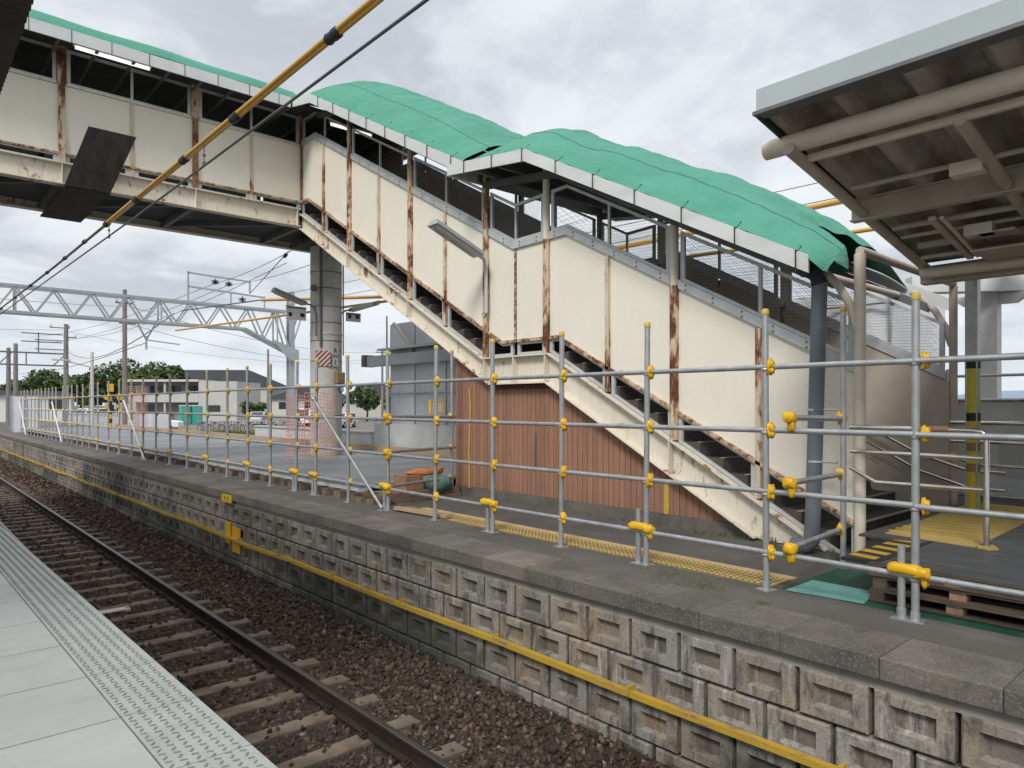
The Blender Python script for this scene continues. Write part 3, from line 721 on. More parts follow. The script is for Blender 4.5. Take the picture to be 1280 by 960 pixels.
mids = [3.84,5.95,7.76,9.50,11.62,13.88]
def band(mb, top, bot, ya, yb, x0, x1):
    a = span(top, ya, yb); b = span(bot, ya, yb)
    return mb.prism(a+b[::-1], 'x', x0, x1)
def strip(mb, line, ya, yb, x0, x1, dz0, dz1):
    a = span(line, ya, yb)
    return mb.prism([(y,z+dz1) for y,z in a]+[(y,z+dz0) for y,z in a][::-1], 'x', x0, x1)
for x0, sg in ((SX,-1),(SX2,1)):
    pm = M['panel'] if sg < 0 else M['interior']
    g = MB()
    band(g, s_top, s_bot, 3.83, 14.98, x0-.006, x0+.006)
    g.prism([(3.02,0.0),(3.83,.44),(3.83,.012)],'x',x0-.006,x0+.006)
    xo = (x0-.11, x0-.007) if sg < 0 else (x0+.007, x0+.11)
    strip(g, s_top, 3.1, 14.95, *xo, -.02, 0.0); strip(g, s_bot, 3.86, 14.93, *xo, 0.0, .02)
    for y in (4.95,7.05,7.72,8.40,10.54,12.75):
        zb, zt = lin(s_bot,y)+.022, lin(s_top,y)-.022
        g.prism([(y-.008,zb),(y+.008,zb),(y+.008,zt),(y-.008,zt)],'x',*xo)
    g.build('stringer', M['cream'], st_)
    ks = sorted(mains[:-1]+mids+[15.0])
    for a, b in zip(ks, ks[1:]):
        pa, pb = a+.028, b-.028
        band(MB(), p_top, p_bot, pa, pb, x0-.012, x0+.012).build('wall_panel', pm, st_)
        f = MB(); za = lambda y: lin(s_top,y)+.02
        sl = [(y, z+.012) for y, z in s_top]; pl_ = [(y, z-.012) for y, z in p_bot]
        ya, yb = a+.05, b-.05
        strip(f, sl, ya, yb, x0-.02, x0+.02, 0, .035); strip(f, pl_, ya, yb, x0-.02, x0+.02, -.035, 0)
        for y in (ya, yb-.05):
            f.prism([(y,lin(sl,y)+.036),(y+.05,lin(sl,y+.05)+.036),(y+.05,lin(pl_,y+.05)-.036),(y,lin(pl_,y)-.036)],'x',x0-.019,x0+.019)
        f.build('slot_window_frame', M['alu'], st_)
    r = MB()
    for a, b in zip(mains, mains[1:]): strip(r, p_bot, a+.06, b-.06, *((x0-.06,x0-.013) if sg < 0 else (x0+.013,x0+.06)), -.012, .030)
    r.build('bottom_rail', M['cream_rail'], st_)
    bt = MB(); xb_ = x0-.052 if sg < 0 else x0+.052
    for y in np.arange(2.95,14.9,.36):
        for dz in (.02,.075): bt.tube((xb_,y,lin(p_top,y)+dz-.0),(xb_-.006*(-sg if sg > 0 else 1),y,lin(p_top,y)+dz),.012,6)
    bt.build('bolts', M['dark_steel'], st_)
    r = MB()
    for a, b in zip(mains, mains[1:]): strip(r, p_top, a+.06, b-.06, *((x0-.05,x0+.03) if sg < 0 else (x0-.03,x0+.05)), -.005, .10)
    r.build('top_rail', M['alu'], st_)
    for y in mids:
        if y == 7.76: MB().prism([(y-.02,lin(p_bot,y)),(y+.02,lin(p_bot,y)),(y+.02,lin(p_top,y)),(y-.02,lin(p_top,y))],'x',*((x0-.025,x0-.0125) if sg < 0 else (x0+.0125,x0+.025))).build('panel_joint', M['cream_rail'], st_)
        else: MB().box(*((x0-.06,x0-.0125) if sg < 0 else (x0+.0125,x0+.06)), y-.028, y+.028, lin(s_top,y)+.02, lin(p_top,y)-.02).build('panel_joint', M['joint_paint'], st_)
    for y in mains[1:-1]:
        zt = lin(e_lo,y)-.02 if y < 8.4 else lin(e_up,y)-.05
        MB().tube((x0-.035*(-sg if False else 1) if sg < 0 else x0+.035, y, lin(s_top,y)+.005),(x0-.035 if sg < 0 else x0+.035, y, lin(p_top,y)),.055,12).build('lower_post', M['rusty'], st_)
        MB().tube((x0-.035 if sg < 0 else x0+.035, y, lin(p_top,y)+.001),(x0-.035 if sg < 0 else x0+.035, y, zt),.052,12).build('upper_post', M['cream'] if y < 8 else M['rusty'], st_)
    for a, b, mid in zip(mains, mains[1:], mids):
        ya, yb = a+.075, b-.075
        f = MB(); lo = [(y, z+.102) for y, z in p_top]
        strip(f, lo, ya, yb, x0-.018, x0+.018, 0, .04); strip(f, w_top, ya, yb, x0-.018, x0+.018, -.045, 0)
        for y in (ya, mid-.02, yb-.055):
            wd = .055 if y != mid-.02 else .035
            f.prism([(y,lin(lo,y)+.041),(y+wd,lin(lo,y+wd)+.041),(y+wd,lin(w_top,y+wd)-.046),(y,lin(w_top,y)-.046)],'x',x0-.017,x0+.017)
        f.build('window_frame', M['alu'], st_)
        if a < 8:    # lower windows keep their wire mesh
            mm = MB(); n = 24
            for k in range(-n, n+1):
                for dr in (1, -1):
                    u0, u1 = (k/n, k/n+.55) if dr > 0 else (k/n+.55, k/n); pts = []
                    for t in np.linspace(0, 1, 9):
                        u = u0+(u1-u0)*t
                        if 0 <= u <= 1:
                            y = ya+.04+u*(yb-ya-.08); z0 = lin(lo,y)+.04; z1 = lin(w_top,y)-.045; pts.append((x0,y,z0+(z1-z0)*t))
                    if len(pts) > 1: mm.path([pts[0],pts[-1]] if a != 7.08 else pts, .0017, 3, False)
            mm.build('wire_mesh', M['wire'], st_, fix=False)
strip_ = band(MB(), [(y,z-.01) for y,z in p_bot], [(y,z+.03) for y,z in s_top], 3.1, 14.95, SX2-.034, SX2-.026); strip_.build('kick_plate', M['interior'], st_); MB().prism([(2.80,0),(3.6,0),(3.6,.75),(2.80,.33)],'x',SX2-.048,SX2-.038).build('kick_plate', M['interior'], st_)
# flights
m = MB(); 
def flight(y0, z0, y1, z1, n):
    pts = []
    for k in range(n):
        pts += [(y0+(y1-y0)*k/n, z0+(z1-z0)*k/n), (y0+(y1-y0)*k/n, z0+(z1-z0)*(k+1)/n)]
    pts += [(y1, z1), (y1, z1-.25), (y0+.35, z0-.0)]
    return pts
fl = MB(); fl.prism(flight(3.1,0.02,7.0,2.19,13),'x',7.02,9.58); fl.box(7.02,9.58,7.001,8.45,2.0,2.19); fl.prism(flight(8.451,2.19,14.9,5.70,21),'x',7.02,9.58)
fl.cm = 1
for (y0,z0,y1,z1,n) in ((3.1,0.02,7.0,2.19,13),(8.451,2.19,14.9,5.70,21)):
    for k in range(n): fl.box(7.03,9.57,y0+(y1-y0)*k/n-.012,y0+(y1-y0)*k/n+.05,z0+(z1-z0)*(k+1)/n+.001,z0+(z1-z0)*(k+1)/n+.008)
fl.build('stair_flight', [M['step'],M['grey_dark']], st_)
# roofs
def roof(line, ya, yb, xa, xb, dz):
    def fn(u, v):
        y = ya+(yb-ya)*u; x = xa+(xb-xa)*v
        return (x, y, lin(line, y)-.05+.16*math.sin(v*PI)+dz)
    return fn
m = MB(); m.grid(roof(e_up,8.2,14.30,6.40,10.2,0),30,8); m.grid(roof(e_lo,4.0,8.56,6.36,10.26,0),30,8); m.build('roof_sheet', M['dark_under'], st_, fix=False)
m = MB()
for y in np.arange(4.2,14.1,.55):
    ln = e_lo if y < 8.4 else e_up
    m.beam((6.45,y,lin(ln,y)-.12),(10.15,y,lin(ln,y)-.12),.05,.06)
m.build('roof_purlin', M['dark_steel'], st_)
for xf, xf2 in ((6.395,6.33),(10.2,10.27)):
    f = MB(); strip(f, e_up, 8.25, 14.165, xf, xf+.025, -.19, .0); f.build('fascia', M['fascia'], st_)
    f = MB(); strip(f, e_lo, 3.0, 8.56, xf2, xf2+.025, -.165, .0); f.build('fascia', M['fascia'], st_)
MB().box(6.332,10.29,8.562,8.585,4.93,5.10).build('fascia', M['fascia'], st_)
# eave beams on the post heads
for x0 in (6.95,9.65):
    f = MB(); strip(f, e_up, 8.5, 14.1, x0-.04, x0+.04, -.28, -.16); strip(f, e_lo, 3.05, 8.45, x0-.04, x0+.04, -.26, -.15); f.build('eave_beam', M['dark_steel'], st_)
# columns and knee braces at the foot
for x0, nm in ((6.93,1),(9.66,2)):
    mt = M['cream_pipe'] if nm == 1 else M['beige_steel']
    MB().tube((x0,2.78,0),(x0,2.78,2.90),.052 if nm == 1 else .046,18).build('end_column', mt, st_)
    MB().path([(x0,2.80,2.18),(x0,2.87,2.42),(x0,2.98,2.62),(x0,3.10,2.76),(x0,3.24,2.88)],.040,12).build('knee_brace', mt, st_)
MB().tube((6.93,2.78,2.93),(9.66,2.78,2.93),.042,12).build('end_beam', M['beige_steel'], st_)
MB().tube((6.93,3.4,2.86),(9.66,3.4,2.86),.04,10).build('end_beam', M['beige_steel'], st_)
# inner handrails
for dz in (.78,.58):
    m = MB(); m.path([(9.46,2.2,dz-.1),(9.46,2.55,dz-.1),(9.46,3.1,dz+.08),(9.46,7.0,2.19+dz),(9.46,8.45,2.19+dz),(9.46,14.7,5.6+dz)],.019,10); m.build('handrail', M['steel_bright'], st_)
    m = MB(); m.path([(7.14,3.1,dz+.08),(7.14,7.0,2.19+dz),(7.14,8.45,2.19+dz),(7.14,14.7,5.6+dz)],.019,10); m.build('handrail', M['steel_bright'], st_)

# tarpaulins on the stair roofs
def tarp(line, ya, yb, xa, xb, H, name, label, org, drop):
    def fn(u, v):
        q0 = min(1, max(0, (v-.17)/.10)); y0 = ya+((.08*min(1, v/.17)+.55*q0*q0*(3-2*q0)) if drop else 0)
        y = y0+(yb-y0)*u; x = xa+(xb-xa)*v
        h = H(y)*(math.sin(min(1, v/.34)*PI/2)**.85 if v < .6 else math.cos(max(0,(v-.6)/.4)*PI/2))
        z = lin(line, y)+.01+h
        z += .02*math.sin(9*x+4*y)*math.sin(v*PI)+.014*math.sin(23*y+5*x)*math.sin(v*PI)
        if v < .12: z -= .02*abs(math.sin(y*5.2))
        if drop and y < y0+.42:
            q = (y0+.42-y)/.42; z -= q*q*drop*(.3 if v < .2 else .3); x -= .02*q*(1-v)
        return (x, y, z)
    m = MB(); m.grid(fn, 110, 60)
    if drop:   # the loose end hangs down over the last fascia corner
        def fl_(u, v):
            a = fn(0, u*.215); zb = 2.80-.06*math.sin(u*PI*.9)+.10*(1-u)**3; b = (a[0]-.02+.03*math.sin(u*11), a[1]-.05*v+.03*math.sin(u*9)*v, min(zb, a[2]-.02))
            return (a[0]+(b[0]-a[0])*v, a[1]+(b[1]-a[1])*v-.02*math.sin(v*PI), a[2]+(b[2]-a[2])*v)
        m.grid(fl_, 24, 12)
    m.cm = 1
    for y in np.arange(ya+.25, yb, .63):
        u = (y-ya)/(yb-ya); e = fn(u, 0)
        m.path([(xa-.03,y,lin(line,y)-.20),(xa-.032,y,lin(line,y)+.0),(xa+.02,y,e[2]+.012),fn(u,.03)],.0075,5)
    for v in (.14,):
        m.path([tuple(a+b for a,b in zip(fn(u,v),(0,0,.004))) for u in np.linspace(0,1,60)],.0022,5)
    o = m.build(name, [M['tarp'],M['rope']], None, org, fix=False); tag(o, label, 'tarpaulin'); return o
def Hup(y): return lin([(8.3,.50),(9.3,.62),(10.3,.72),(11.2,.69),(12,.74),(12.8,.70),(13.3,.52),(13.6,.12)], y)+.02*math.sin(y*4.2)
def Hlo(y): return lin([(2.95,.36),(3.4,.38),(4.1,.50),(4.7,.56),(5.1,.50),(5.8,.55),(6.2,.46),(6.7,.50),(7.3,.62),(7.7,.56),(8.3,.20)], y)
tarp(e_up, 8.30, 13.55, 6.40, 10.2, Hup, 'green_tarpaulin', 'green tarpaulin bulging over the upper staircase roof', (8.3,11,6.5), 0)
tarp(e_lo, 2.86, 8.40, 6.34, 10.26, Hlo, 'green_tarpaulin', 'green tarpaulin humped over the lower staircase roof, its torn end hanging', (8.3,5.5,4), .30)

# downpipe, shed, lamps on the stair
dp = T('downpipe', 'thick blue grey downpipe standing in front of the staircase foot', 'pipe', (6.72,3.12,0))
MB().path([(6.70,3.06,2.72),(6.72,3.14,.26)],.072,18).build('pipe', M['downpipe'], dp)
MB().path([(6.72,3.14,.262),(6.72,3.15,.14),(6.72,3.20,.08),(6.72,3.34,.06)],.078,16).build('elbow', M['downpipe'], dp)
MB().path([(6.56,3.16,2.76),(6.62,3.13,2.77),(6.68,3.08,2.72),(6.70,3.06,2.62)],.078,16).build('elbow', M['black'], dp)
for z in (.9,1.4): MB().path([(6.715,3.11,z),(6.715,3.11,z+.02)],.077,18).tube((6.72,3.04,z+.01),(6.72,2.9,z+.01),.012,8).build('bracket', M['alu'], dp)

sh = T('wooden_shed', 'brown board-clad shed under the staircase', 'shed', (7.1,6.5,0))
m = MB(); y = 3.98
while y < 9.31:
    yb = min(y+.092, 9.31)
    zt = lambda q: min(lin(s_bot,q)-.012, lin(s_bot,9.31)+9)
    for a, b, xo in ((y+.004, yb-.004, 7.045),):
        m.prism([(a,.14),(b,.14),(b,max(.15,zt(b))),(a,max(.15,zt(a)))],'x',xo+random.uniform(-.002,.002),7.09)
    y = yb
m.build('board_cladding', M['clad'], sh)
band(MB(), [(a,b-.03) for a,b in s_bot], [(3.9,.14),(15,.14)], 4.12, 9.30, 7.066, 7.10).build('backing', M['wood_trim'], sh)
MB().box(7.03,9.5,3.6,9.31,0,.138).build('plinth', M['coping'], sh)
strip(MB(), s_bot, 3.9, 9.31, 7.018, 7.045, -.07, -.014).build('top_trim', M['wood_trim'], sh)
MB().box(7.10,9.4,9.27,9.31,.14,2.2).build('side_wall', M['clad'], sh)
MB().path([(7.03,8.92,.12),(7.028,8.93,.7),(7.03,8.90,1.3),(7.028,8.91,1.72)],.016,6).build('yellow_cord', M['yellow_old'], sh)
MB().box(7.022,7.042,5.04,5.11,.14,.5).build('repair_strip', M['yellow_old'], sh)
MB().tube((7.03,7.38,.55),(7.03,7.38,1.05),.015,8).build('vent_pipe', M['dark_steel'], sh)
weeds = MB()
for k in range(420):
    y = random.uniform(2.6,4.6) if k < 300 else random.uniform(4.6,9.2); x = random.uniform(6.3,6.98) if y < 3.6 else random.uniform(6.86,7.01); h = random.uniform(.02,.09 if y < 4 else .05); a = random.uniform(0,6.3)
    dx, dy = .006*math.cos(a), .006*math.sin(a); bx, by = random.uniform(-.03,.03), random.uniform(-.03,.03)
    weeds.add([(x-dx,y-dy,0),(x+dx,y+dy,0),(x+bx,y+by,h)],[(0,1,2)])
o = weeds.build('weeds', M['weed'], None, (6.9,4,0), fix=False); tag(o, 'low weeds growing along the foot of the shed and staircase', 'weeds', kind='stuff')
for k, (x, y, lab) in enumerate(((4.98,3.62,'small weed tuft on the asphalt near the fence, the largest'),(4.92,3.2,'second weed patch on the asphalt before the fence'),(4.05,2.95,'green weed at the foot of the block wall'),(4.78,2.62,'thin weed in the coping joint near the teal sheet'),(3.9,8.6,'yellowish weed in the ballast beside the block wall'))):
    z = 0 if x > 4.3 else bedz(x)+.02; m = MB()
    for q in range(170 if k in (0,1) else 60):
        a = random.uniform(0,6.28); r = random.uniform(.01,.22 if k in (0,1) else .10); h = random.uniform(.01,.045); px, py = x+r*.5*math.cos(a), y+r*.5*math.sin(a)
        px, py = x+r*math.cos(a), y+r*math.sin(a); b2 = random.uniform(0,6.28); m.add([(px-.0022*math.sin(b2),py+.0022*math.cos(b2),z),(px+.0022*math.sin(b2),py-.0022*math.cos(b2),z),(px+.035*math.cos(b2),py+.035*math.sin(b2),z+h)],[(0,1,2)])
    o = m.build('weed_tuft', M['weed'], None, (x,y,z), fix=False); tag(o, lab, 'weed')

def lamp(label, base, root, tip, wid, group='twin tube lamps on bent arms', wall=None):
    t = T('platform_lamp', label, 'lamp', base, group)
    a, b = Vector(root), Vector(tip); d = (b-a).normalized(); sdv = Vector((0,1,0)); up = sdv.cross(d) if sdv.cross(d).z > 0 else d.cross(sdv)
    h = MB(); w2 = wid/2; P = []
    for p in (a, b):
        P += [p-sdv*w2, p+sdv*w2, p+sdv*w2*.55+up*.085, p-sdv*w2*.55+up*.085]
    P2 = [p+up*.012 for p in P[:2]]
    h.add(P, [(0,1,5,4),(1,2,6,5),(2,3,7,6),(3,0,4,7),(0,3,2,1),(4,5,6,7)]); h.build('housing', M['light_grey_steel'], t)
    for q in (-.28,.28):
        MB().tube(a+d*.06+sdv*wid*q-up*.018, b-d*.06+sdv*wid*q-up*.018, .016, 8).build('fluorescent_tube', M['off_white'], t)
    MB().beam(a+d*.03-up*.006, b-d*.03-up*.006, wid*.9, .006, up).build('reflector', M['alu'], t)
    return t, a, d
t, a, d = lamp('grey twin tube lamp jutting from the staircase wall', (6.9,8.3,2.9), (6.72,8.30,3.72), (5.86,8.30,4.06), .27)
MB().path([(6.90,8.34,2.88),(6.90,8.34,3.4),(6.89,8.33,3.58),(6.83,8.31,3.70),(6.70,8.30,3.755)],.028,10).build('arm', M['alu'], t)
MB().path([(6.90,8.36,2.9),(6.91,8.40,2.82),(6.91,8.46,2.86),(6.91,8.40,2.92)],.014,6).build('cable', M['alu'], t)
t, a, d = lamp('grey tube lamp left of the bridge pillar', (7.85,16.05,3.0), (7.60,16.1,3.90), (6.78,16.1,4.16), .24)
MB().path([(7.80,15.95,3.15),(7.80,15.95,3.7),(7.78,16.0,3.85),(7.70,16.05,3.92),(7.58,16.1,3.93)],.022,8).build('arm', M['downpipe'], t)
t, a, d = lamp('grey tube lamp right of the bridge pillar', (8.55,16.05,3.6), (8.84,16.1,3.86), (9.66,16.1,4.14), .24)
MB().path([(8.50,16.05,3.75),(8.66,16.05,3.86),(8.86,16.1,3.90)],.022,8).build('arm', M['downpipe'], t)
for x0, x1, z0, z1, y, lab in ((7.05,7.54,3.5,3.82,15.95,'grey name board hanging under the lamp left of the pillar'),(8.62,9.02,3.58,3.80,15.95,'grey name board beside the pillar under the right lamp')):
    t = T('sign_board', lab, 'sign', ((x0+x1)/2,y,z0)); MB().box(x0,x1,y-.02,y+.02,z0,z1).build('board', M['off_white'], t)
    MB().box(x0,x1,y-.024,y-.021,z1-.05,z1).build('top_band', M['dark_steel'], t)
    MB().box(x0+.05,x0+.13,y-.0245,y-.021,z0+.08,z0+.17).build('lettering', M['black'], t); MB().box(x1-.15,x1-.04,y-.0245,y-.021,z0+.08,z0+.17).build('lettering', M['black'], t)
def text(s_, name, mat, parent, loc, size, rotz):
    cu = bpy.data.curves.new(name, 'FONT'); cu.body = s_; cu.size = size; cu.extrude = .002; cu.align_x = 'CENTER'; cu.align_y = 'CENTER'
    tmp = bpy.data.objects.new(name+'_curve', cu); COL.objects.link(tmp)
    bpy.context.view_layer.update(); dg = bpy.context.evaluated_depsgraph_get(); me = bpy.data.meshes.new_from_object(tmp.evaluated_get(dg))
    bpy.data.objects.remove(tmp); me.materials.clear(); me.materials.append(mat)
    o = bpy.data.objects.new(name, me); COL.objects.link(o); o.parent = parent
    o.location = Vector(loc)-Vector(BASE[parent]); o.rotation_euler = (PI/2,0,rotz); return o
# plates strapped round the pillar, facing the camera
def plate(cx, z0, z1, w_, label, nm='sign_plate', mat='off_white'):
    ang = math.asin((cx-8.2)/.40) if abs(cx-8.2) < .39 else 0
    y = 16.2-.40*math.cos(ang); t = T(nm, label, 'sign', (cx,y,z0)); rz_ = ang
    c, s__ = math.cos(ang), math.sin(ang)
    def P(u, d, z): return (cx+u*c-d*s__*-1*0+d*s__, y+u*s__-d*c, z)
    m = MB(); m.add([P(-w_/2,0,z0),P(w_/2,0,z0),P(w_/2,.012,z0),P(-w_/2,.012,z0),P(-w_/2,0,z1),P(w_/2,0,z1),P(w_/2,.012,z1),P(-w_/2,.012,z1)],[(0,3,2,1),(4,5,6,7),(0,1,5,4),(1,2,6,5),(2,3,7,6),(3,0,4,7)])
    m.build('plate', M[mat], t); return t, P, ang
t, P, a = plate(7.955,2.42,2.80,.36,'white board with dark red diagonal stripes on the pillar')
m = MB()
for k in range(-3, 6):
    q = []; z0, z1, w_ = 2.425, 2.795, .355
    u0 = -.178+k*.12
    pts = [(u0,z0),(u0+.06,z0),(u0+.06+.37,z1),(u0+.37,z1)]
    # clip the slanted bar to the plate
    def clip(pts, side, lim):
        out = []
        for i in range(len(pts)):
            A, B = pts[i], pts[(i+1)%len(pts)]
            ia = (A[0] >= lim) if side > 0 else (A[0] <= lim); ib = (B[0] >= lim) if side > 0 else (B[0] <= lim)
            if ia: out.append(A)
            if ia != ib: tt = (lim-A[0])/(B[0]-A[0]); out.append((lim, A[1]+(B[1]-A[1])*tt))
        return out
    pts = clip(clip(pts, 1, -.177), -1, .177) if pts else []
    if len(pts) > 2: m.add([P(u,.0155,z) for u, z in pts],[tuple(range(len(pts)))])
m.build('stripes', M['red'], t, fix=False)
t, P, a = plate(8.16+.08,2.70,2.90,.17,'upper small white plate with a dark letter on the pillar'); text('R','lettering',M['black'],t,P(0,.015,2.80),.17,a)
t, P, a = plate(8.16+.08,2.42,2.62,.17,'lower small white plate with a number on the pillar'); text('1','lettering',M['black'],t,P(0,.015,2.52),.17,a)
bx = T('junction_box', 'brown steel box with a cable loop on the pillar', 'box', (8.30,15.7,2.0)); MB().box(8.20,8.42,15.62,15.80,1.98,2.27).build('case', M['bronze'], bx, bevel=.02)
MB().path([(8.28,15.68,2.0),(8.27,15.66,1.82),(8.32,15.66,1.76),(8.38,15.66,1.82),(8.38,15.68,2.0)],.016,8).build('cable', M['black'], bx)
cm_ = T('speaker_horn', 'small grey horn speaker on the left of the pillar top', 'speaker', (7.82,15.95,4.3)); MB().path([(7.82,15.95,4.35),(7.76,15.9,4.33),(7.70,15.84,4.30)],[.02,.05,.09],10).build('horn', M['dark_steel'], cm_); MB().tube((7.85,16.0,4.35),(7.80,15.94,4.35),.02,6).build('bracket', M['dark_steel'], cm_)

# lit tubes inside the bridge and the stairs
for p, q, lab in (((2.50,14.55,7.86),(3.72,14.55,7.86),'lit white tube lamp inside the footbridge window'),((7.25,14.1,7.62),(8.25,14.1,7.62),'lit white tube lamp at the head of the stairs')):
    t = T('tube_lamp', lab, 'lamp', p); MB().tube(p,q,.028,10).build('tube', M['tube'], t)
    MB().box(p[0]-.03,q[0]+.03,p[1]-.04,p[1]+.04,p[2]+.032,p[2]+.07).build('fitting', M['white'], t)

# dark shield board under the bridge where the wire passes
sb = T('shield_board', 'dark stained board folded round the footbridge edge above the wire', 'board', (2.9,14.5,5.4))
m = MB(); m.add([(2.36,14.70,5.40),(3.09,14.70,5.40),(3.47,14.45,6.47),(2.69,14.45,6.47),(2.36,14.725,5.40),(3.09,14.725,5.40),(3.47,14.475,6.47),(2.69,14.475,6.47)],[(0,3,2,1),(4,5,6,7),(0,1,5,4),(1,2,6,5),(2,3,7,6),(3,0,4,7)])
m.build('upright_board', M['board'], sb)
MB().box(2.36,3.09,14.73,17.4,5.38,5.40).build('soffit_board', M['board'], sb)
MB().tube((2.5,14.70,5.5),(2.55,14.9,5.6),.02,6).tube((3.1,14.66,5.6),(3.15,14.9,5.7),.02,6).build('bracket', M['dark_steel'], sb)

# ------------------------------------------------------------------ catenary over the near track
cw = T('insulated_catenary', 'thick yellow sheathed overhead cable with black collars', 'cable', (2.4,8,4.13))
m = MB()
m.path([(2.388,.0,4.13),(2.388,11.7,4.13)],.0195,12); m.path([(2.410,.0,4.112),(2.410,11.7,4.112)],.018,10); m.build('yellow_sheath', M['sheath'], cw)
MB().path([(2.4,11.7,4.12),(2.4,16,4.13),(2.4,24.5,4.22),(2.4,28,4.35)],.020,10).build('weathered_sheath', M['sheath_old'], cw)
for y in (4.64,6.55,8.05,10.0,11.65): MB().path([(2.4,y-.10,4.12),(2.4,y-.08,4.12),(2.4,y-.02,4.12),(2.4,y,4.12),(2.4,y+.06,4.12),(2.4,y+.08,4.12)],[.034,.043,.043,.036,.043,.034],12).build('collar', M['black'], cw)
for y in (13.2,14.9,16.8,19,21.5,24.5): MB().path([(2.4,y-.06,4.13+.009*max(0,y-16)),(2.4,y+.06,4.13+.009*max(0,y-16))],.033,10).build('collar', M['black'], cw)
w_ = MB().path([(2.4,-3,3.86),(2.4,3,3.87),(2.4,10,3.90),(2.4,17,3.98),(2.4,28,4.1)],.0115,8).build('contact_wire', M['wire'], None, (2.4,8,3.9)); tag(w_, 'thin dark contact wire running below the yellow overhead cable', 'wire')
for y in (7.4,11.5):
    t = MB(); t.tube((2.4,y,3.90),(2.4,y,4.10),.006,6); t.box(2.388,2.412,y-.02,y+.02,3.885,3.93); t.ball((2.4,y,4.0),(.018,.018,.02),8,5)
    o = t.build('dropper', M['wire'], None, (2.4,y,3.9)); tag(o, 'wire dropper with a small clip under the %s of the yellow cable' % ('upper stretch' if y < 8 else 'lower end'), 'dropper')
def wire(pts, r, lab, mat='wire', name='overhead_wire', sag=0):
    P = []
    for a, b in zip(pts, pts[1:]):
        for t in np.linspace(0,1,9)[:-1]: P.append(tuple(a[i]+(b[i]-a[i])*t-(sag*4*t*(1-t) if i == 2 else 0) for i in range(3)))
    P.append(pts[-1]); o = MB().path(P, r*(.72 if mat == 'wire' else 1), 6).build(name, M[mat], None, pts[0]); tag(o, lab, 'wire'); return o
wire([(8.0,27.8,4.25),(8.75,20.2,4.13),(9.6,15.3,4.13),(10.8,6.66,4.12),(11.2,3.0,4.1),(11.6,-6,4.1)],.035,'lower yellow sheathed wire passing behind the pillar and staircase','sheath')
wire([(9.1,22.5,4.9),(11.8,19.2,4.9),(12.0,5.6,4.9),(12.1,-6,4.9)],.055,'upper yellow sheathed wire passing behind the pillar and staircase','sheath')
wire([(9.1,22.5,4.9),(8.2,27.8,5.0)],.03,'short dark wire from the gantry to the upper yellow sheath','wire')

# ------------------------------------------------------------------ left temporary deck
dk = T('temporary_deck', 'grey board deck laid on timber blocks on the far platform', 'deck', (7.7,20,0))
m = MB(); y = 9.55
while y < 46:
    for xa, xb in ((5.42,6.9),(6.905,8.4),(8.405,9.9)):
        m.box(xa,xb-.004,y,y+.905,.20+random.uniform(0,.004),.222+random.uniform(0,.004))
    y += .91
m.build('deck_boards', M['deck'], dk)
m = MB()
for x in (5.45,6.5,7.6,8.7,9.8): m.box(x,x+.09,9.56,46,.112,.198)
m.build('joist', M['alu'], dk)
bl = None; y = 9.62; k = 0
while y < 38:
    if bl is None:
        b0 = MB().box(0,.55,-.11,.11,0,.108); bl = at_org(b0,'timber_block',M['timber_old'],dk); BASE[dk] = (7.7,20,0); o = bl
    else: o = bpy.data.objects.new('timber_block', bl.data); COL.objects.link(o); o.parent = dk
    o.location = (5.33-7.7+random.uniform(-.06,.06), y-20, 0); o.rotation_euler = (0,0,random.uniform(-.12,.12)); y += .46 if y < 16 else .8; k += 1
MB().box(9.9,10.0,9.6,46,.205,.37).build('edge_timber', M['timber'], dk)
# odds and ends at the deck end
pk = T('plank_stack', 'low stack of weathered planks at the end of the grey deck', 'planks', (6.1,9.1,0))
for k, (xa,xb,ya,yb,z) in enumerate(((5.3,6.9,9.0,9.2,0),(5.25,6.9,9.25,9.45,0),(5.4,6.8,8.86,8.98,0),(5.35,6.85,9.05,9.40,.075),(5.5,6.8,8.9,9.04,.075))):
    MB().box(xa,xb,ya,yb,z,z+.07).build('plank', M['timber_old'], pk)
o = MB().beam((5.22,8.25,.045),(5.30,7.15,.045),.09,.04).build('batten', M['timber'], None, (5.25,7.7,0)); tag(o, 'single pale batten lying at the end of the yellow tactile strip', 'batten')
o = MB().beam((5.42,9.47,.10),(5.42,8.75,.10),.09,.09).build('batten', M['timber_old'], None, (5.42,9.1,.05)); tag(o, 'short weathered batten leaning by the plank stack', 'batten')
g = MB(); g.lump((6.45,8.98,.22),(.22,.2,.13),2.3,20,12,.14,.9); o = g.build('green_sack', M['green_dark'], None, (6.42,8.98,.08)); o.data.materials[0] = M['sack']; tag(o, 'grey green sack lying by the shed corner', 'sack')
g = MB(); g.lump((6.32,9.2,.40),(.25,.16,.045),1.1,22,10,.3,.8); g.lump((6.5,9.12,.42),(.13,.10,.05),4.1,18,9,.35,.8); o = g.build('orange_cloth', M['orange'], None, (6.3,9.2,.38)); tag(o, 'crumpled orange cloth on top of the green sack', 'cloth')
o = MB().box(5.9,6.22,9.05,9.40,.15,.37).build('wood_crate', M['pallet_block'], None, (6.05,9.2,.15)); tag(o, 'small tan wooden box on the planks beside the sack', 'box')
hl = T('work_light', 'yellow framed work lamp on a thin pole by the shed', 'lamp', (6.62,9.35,.22)); MB().tube((6.62,9.35,.2),(6.66,9.35,1.3),.012,6).build('pole', M['black'], hl)
m = MB()
for z in (1.32,1.52): m.box(6.55,6.80,9.33,9.37,z,z+.025)
m.box(6.55,6.575,9.33,9.37,1.346,1.519); m.box(6.775,6.80,9.33,9.37,1.346,1.519); m.build('frame', M['yellow'], hl); MB().box(6.58,6.77,9.34,9.36,1.35,1.515).build('lens', M['off_white'], hl)

